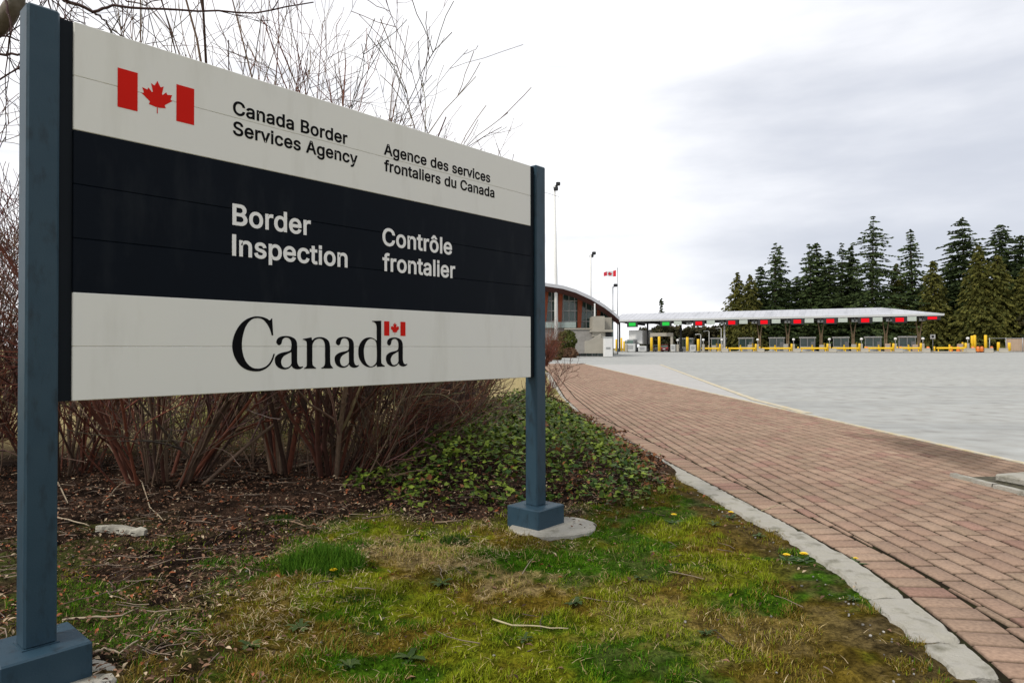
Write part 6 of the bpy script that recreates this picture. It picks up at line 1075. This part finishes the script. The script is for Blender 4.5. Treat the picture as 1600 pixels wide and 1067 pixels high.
# bushes by the building
def bush(c, rx, rz, n, cols, label, name='bush', sz=.16):
    u = rs.normal(size=(n, 3)); u /= np.linalg.norm(u, axis=1)[:, None]; r = rs.uniform(.55, 1, n)**.5*(1+.25*(fbm(u[:, 0]*3+c[0], u[:, 2]*3, 81)-.5)*2)
    P = u*r[:, None]*np.array((rx, rx*.8, rz)); ok = P[:, 2] > -rz*.95; P = P[ok]; n = len(P)
    a = rs.normal(size=(n, 3)); a /= np.linalg.norm(a, axis=1)[:, None]; b = np.cross(a, rs.normal(size=(n, 3))); b /= np.linalg.norm(b, axis=1)[:, None]
    s = rs.uniform(.5, 1.1, n)[:, None]*sz
    V = np.stack([P-a*s, P+b*s*.45, P+a*s, P-b*s*.45], 1).reshape(-1, 3)
    o = mesh_np(name, V, np.arange(4*n).reshape(n, 4), M_needle, np.repeat(mixc(cols[0], cols[1], rs.rand(n)), 4, 0)); o.location = c
    return tag(o, label, 'bush')
bush((bx(886, 74), 74, 1.9), 1.1, 1.15, 2600, ((.05, .065, .012), (.11, .12, .03)), 'olive green bush on the bank before the customs building')
bush((bx(889, 73), 72.5, .5), .95, .62, 1500, ((.09, .05, .03), (.20, .12, .07)), 'low brown bush below the olive one before the customs building')
bush((bx(868, 60), 60, .9), .7, 1.0, 1300, ((.07, .06, .02), (.14, .10, .04)), 'rusty bush left of the nearest lamp post')
for (p_, top, y_, lab, sd2) in ((852, 515, 40, 'thin red-brown bare shrub left of the nearest lamp post', 1), (860, 500, 55, 'taller red-brown bare shrub beside the nearest lamp post', 2)):
    b = (bx(p_, y_), y_, 0.); shrub(b, EYE+(544-top)/F*y_, 16, .35, (.05, 0), lab, .6, group='bare shrubs by the building', nch=(7, 4), r0=.03)

# lamp posts and flagpole
def lamp(pt, pb, top, y_, r0, r1, label, heads):
    b = D(pb, 548, y_); tp = D(pt, top, y_)
    t = empty('lamp_post', (b.x, y_, gz(y_)-.1), label, 'lamp post', 'lamp posts by the building'); h = tp.z-t.location.z; dx = tp.x-b.x
    m = MB(); m.tube([(0, 0, 0), (dx*.3, 0, h*.45), (dx, 0, h)], [r0, r0*.85, r1], 10); m.build('pole', M_wpaint if r0 > .17 else M_metal, t)
    m = MB(); m.tube([(0, 0, 0), (0, 0, .5)], r0*1.7, 10); m.build('base', M_conc, t)
    for k in range(heads):
        a = k*2.1; c = Vector((dx+.45*math.cos(a)*r1*4+.25, .3*math.sin(a), h-.1-.35*k+.3)); m = MB(); m.box(c, (.55, .5, .42), bev=.08); m.tube([(dx, 0, h-.2-.2*k), tuple(c)], .05, 6); m.build('lamp_head', M_dgrey, t)
lamp(866.5, 869.5, 290, 85, .26, .11, 'tallest white lamp post with clustered floodlights, standing nearest the sign', 3)
lamp(923, 922, 398, 95, .24, .11, 'middle lamp post before the curved roof, second tallest', 2)
lamp(957.5, 957.5, 448, 98, .12, .08, 'shortest, thin lamp post between the middle one and the flagpole', 1)
fp = D(965, 548, 104); ft = D(966, 420, 104)
t = empty('flagpole', (fp.x, 104, gz(104)-.1), 'thin white flagpole flying the red and white flag', 'flagpole')
m = MB(); h = ft.z-t.location.z; m.tube([(0, 0, 0), (.02, 0, h)], [.10, .07], 8); m.build('pole', M_metal, t); m = MB(); m.tube([(0, 0, h), (0, 0, h+.1), (0, 0, h+.18)], [.05, .09, .02], 8); m.build('finial', M_metal, t)
fo_ = D(962.5, 422, 104); FWd, FHt = 2.05, 1.0
fl_ = empty('flag', (fo_.x, 104, fo_.z), 'red and white maple leaf flag blowing left from the flagpole', 'flag')
def fwave(u, v): return Vector((-u*FWd*.93+.04*math.sin(u*9), .22*math.sin(u*7)*u-.05, -v*FHt*(1-.42*u)-.42*u-.10*math.sin(u*6)*u))
for nm, u0, u1, cl in (('hoist_bar', 0, .25, (.65, .015, .03)), ('white_field', .25, .75, (.72, .72, .74)), ('fly_bar', .75, 1, (.45, .02, .04))):
    m = MB(); vs = []
    for i in range(9):
        for j in range(7): vs.append(fwave(u0+(u1-u0)*i/8, j/6))
    m.add(vs, [(i*7+j, i*7+j+1, i*7+8+j, i*7+7+j) for i in range(8) for j in range(6)], cl); m.build(nm, M_flag, fl_)
m = MB(); pts = [fwave(.5+a/9600*.98, .5-b/4800*.98)+Vector((0, -.03, 0)) for a, b in LEAF]; m.add(pts, [tuple(range(len(pts)))], (.62, .02, .03)); m.build('maple_leaf', M_flag, fl_)

# ================================================================ CONIFERS
def conifer(px_, top, y_, halfw, kind, label, seed, lowz=0., dens=1.):
    q = np.random.RandomState(seed); b = D(px_, 545, y_); H = EYE+(544-top)/F*y_-gz(y_); Rm = 1.36*halfw/F*y_
    t = empty('fir_tree' if kind != 'cedar' else 'cedar_tree', (b.x, y_, min(gz(y_), .4)-.1), label, 'tree', 'conifers behind the canopy')
    m = MB(); lx = q.uniform(-.02, .02)*H
    m.tube([(0, 0, -.2), (lx*.3, 0, H*.5), (lx, 0, H*.985)], [.011*H+.12, .007*H+.06, .02], 8); m.build('trunk', M_trunk, t)
    P = []; A = []; B = []; C = []
    if kind == 'fir': nw, pw, br = int(H*1.5*dens), .72, 10; cs = ((.020, .036, .014), (.072, .100, .030))
    elif kind == 'dark': nw, pw, br = int(H*1.7*dens), .62, 12; cs = ((.016, .028, .011), (.058, .082, .024))
    else: nw, pw, br = int(H*2.0*dens), .60, 12; cs = ((.048, .056, .012), (.118, .110, .022))
    for w in range(nw):
        f = (w+q.uniform(0, .9))/nw
        f = lowz+(1-lowz)*f
        rw = Rm*((1-f)**pw)*(1.0 if f > .12 else .8+f*1.6)+.12
        if f < .95: rw *= q.choice([.55, .8, 1, 1.1, 1.22]) if kind == 'fir' else q.uniform(.78, 1.15)
        nb = max(3, int(br*(1-.55*f))); a0 = q.uniform(0, 6.28)
        for k in range(nb):
            a = a0+k/nb*6.28+q.uniform(-.35, .35); ln_ = rw*q.uniform(.62, 1.12); z_ = f*H+q.uniform(-1.1, 1.1)*(1-f*.6)
            dr = q.uniform(.10, .34) if kind != 'cedar' else q.uniform(.35, .8); lift = .10*(f > .7)
            steps = max(2, int(ln_/(.62 if kind != 'cedar' else .7)))
            da = np.array((math.cos(a), math.sin(a), 0)); sa_ = np.array((-da[1], da[0], 0))
            for s in range(steps+1):
                tt = (s+.5+q.uniform(-.3, .3))/(steps+1)
                c0 = da*ln_*tt+np.array((lx*f, 0, z_-ln_*dr*tt**1.4+lift*ln_*tt+.10*ln_*max(0, tt-.7)))
                wid = ln_*.17*(1.15-tt)+.22
                for g_ in range(3 if kind == 'fir' else 4):
                    dd = da*q.uniform(.5, 1)+sa_*q.uniform(-.95, .95)+np.array((0, 0, q.uniform(-.55, .12) if kind != 'cedar' else q.uniform(-1.3, -.1))); dd /= np.linalg.norm(dd)
                    up = np.cross(dd, q.normal(size=3)*np.array((.6, .6, .3))+np.array((0, 0, .2))); up /= np.linalg.norm(up)+1e-6
                    P.append(c0+sa_*q.uniform(-1, 1)*wid); A.append(dd*q.uniform(.30, .85)*(.55+.45*min(1, ln_/2.5))); B.append(up*q.uniform(.10, .30))
                    cc = q.rand(); C.append(np.array(cs[0])*(1-cc)+np.array(cs[1])*cc)
    P, A, B, C = map(np.array, (P, A, B, C)); n = len(P); C = C*q.uniform(.88, 1.12)
    V = np.stack([P-A*.5, P+B+A*.1, P+A, P-B+A*.1], 1).reshape(-1, 3)
    mesh_np('crown', V, np.arange(4*n).reshape(n, 4), M_needle, np.repeat(C, 4, 0), t)
T = [
 (1182, 446, 190, 40, 'dark', 'dark conifer filling the gap behind the two olive ones at the left end'),
 (1233, 440, 188, 40, 'dark', 'dark rear conifer just right of the twin-topped fir'),
 (1258, 428, 189, 38, 'fir', 'rear fir between the twin-topped and the fork-tipped trees'),
 (1290, 422, 190, 42, 'dark', 'rear dark conifer filling in behind the rounded shoulder'),
 (1341, 436, 190, 40, 'dark', 'rear dark conifer low in the gap left of the tallest open fir'),
 (1384, 446, 188, 36, 'dark', 'rear dark conifer low in the gap right of the tallest open fir'),
 (1415, 430, 186, 38, 'dark', 'rear dark conifer behind the small yellowish cedar'),
 (1446, 432, 182, 38, 'fir', 'rear fir in the notch right of the spiky tall fir'),
 (1154, 427, 178, 30, 'cedar', 'olive rounded conifer at the left end of the row'),
 (1172, 431, 172, 27, 'cedar', 'olive conifer with a blunt top, second from the left end of the row'),
 (1191, 415, 176, 27, 'dark', 'narrow dark conifer left of the first twin-topped tree'),
 (1211, 381, 174, 34, 'fir', 'left stem of the twin-topped fir in the left part of the row'),
 (1220, 383, 178, 34, 'fir', 'right stem of the twin-topped fir in the left part of the row'),
 (1245, 432, 180, 30, 'dark', 'low dark conifer in the dip right of the twin-topped fir'),
 (1268, 382, 174, 36, 'fir', 'fir with a forked tip left of the widest open gap, taller stem'),
 (1278, 380, 178, 36, 'dark', 'dark conifer crowded against the fork-tipped fir'),
 (1297, 394, 172, 34, 'dark', 'broad dark conifer with a rounded shoulder in the middle of the row'),
 (1317, 381, 175, 32, 'fir', 'fir with two thin tips just left of the tallest open fir'),
 (1327, 386, 179, 30, 'dark', 'dark conifer directly behind the left edge of the tallest open fir'),
 (1363, 339, 168, 62, 'fir', 'tallest open-branched fir with sky showing through its layers'),
 (1400, 414, 170, 22, 'cedar', 'small yellowish cedar between the open fir and the spiky fir'),
 (1427, 357, 168, 42, 'fir', 'spiky tall fir right of the open-branched one'),
 (1461, 409, 160, 32, 'cedar', 'yellow-olive cedar with a narrow pointed top above the canopy end'),
 (1488, 400, 168, 34, 'dark', 'dark conifer at the left flank of the dense flat-topped one'),
 (1508, 341, 166, 60, 'dark', 'dense dark flat-topped conifer, tallest of the right-hand group'),
 (1530, 386, 153, 42, 'cedar', 'broad yellow-olive cedar before the dense flat-topped conifer'),
 (1569, 350, 167, 56, 'dark', 'tall dark conifer second from the right edge'),
 (1560, 400, 152, 40, 'cedar', 'olive cedar before the tall dark conifer near the right edge'),
 (1594, 368, 164, 48, 'dark', 'dark conifer standing on the right edge of the picture'),
 (1600, 420, 150, 34, 'cedar', 'rusty olive cedar at the right edge above the tan fence'),
 (1640, 380, 164, 55, 'dark', 'dark conifer just outside the right edge with its branches reaching in'),
 (1033, 465, 215, 9, 'fir', 'lone distant fir tip behind the left part of the canopy'),
]
for k, (p_, tp, y_, hw, kd, lab) in enumerate(T): conifer(p_, tp, y_, hw, kd, lab, 100+k)
# low growth under and between the trunks
n = 26000
u = rs.rand(n); px_ = 1000+640*u; y_ = rs.uniform(182, 196, n)-45*np.clip((px_-1440)/200, 0, 1)
X_ = (px_-800)/F*y_; hz = (3.2+5.5*fbm(px_*.03, px_*0, 91)+3*sstep(1130, 1200, px_))*rs.rand(n)**.8
a = rs.normal(size=(n, 3)); a /= np.linalg.norm(a, axis=1)[:, None]; b = np.cross(a, rs.normal(size=(n, 3))); b /= np.linalg.norm(b, axis=1)[:, None]
P = np.c_[X_, y_, hz]; s = rs.uniform(.4, .9, n)[:, None]
V = np.stack([P-a*s, P+b*s*.5, P+a*s, P-b*s*.5], 1).reshape(-1, 3)
und = mesh_np('undergrowth', V, np.arange(4*n).reshape(n, 4), M_needle, np.repeat(mixc((.020, .026, .012), (.065, .052, .022), rs.rand(n)), 4, 0))
tag(und, 'dark undergrowth and hedge below the conifers behind the booths', 'undergrowth', kind='stuff')
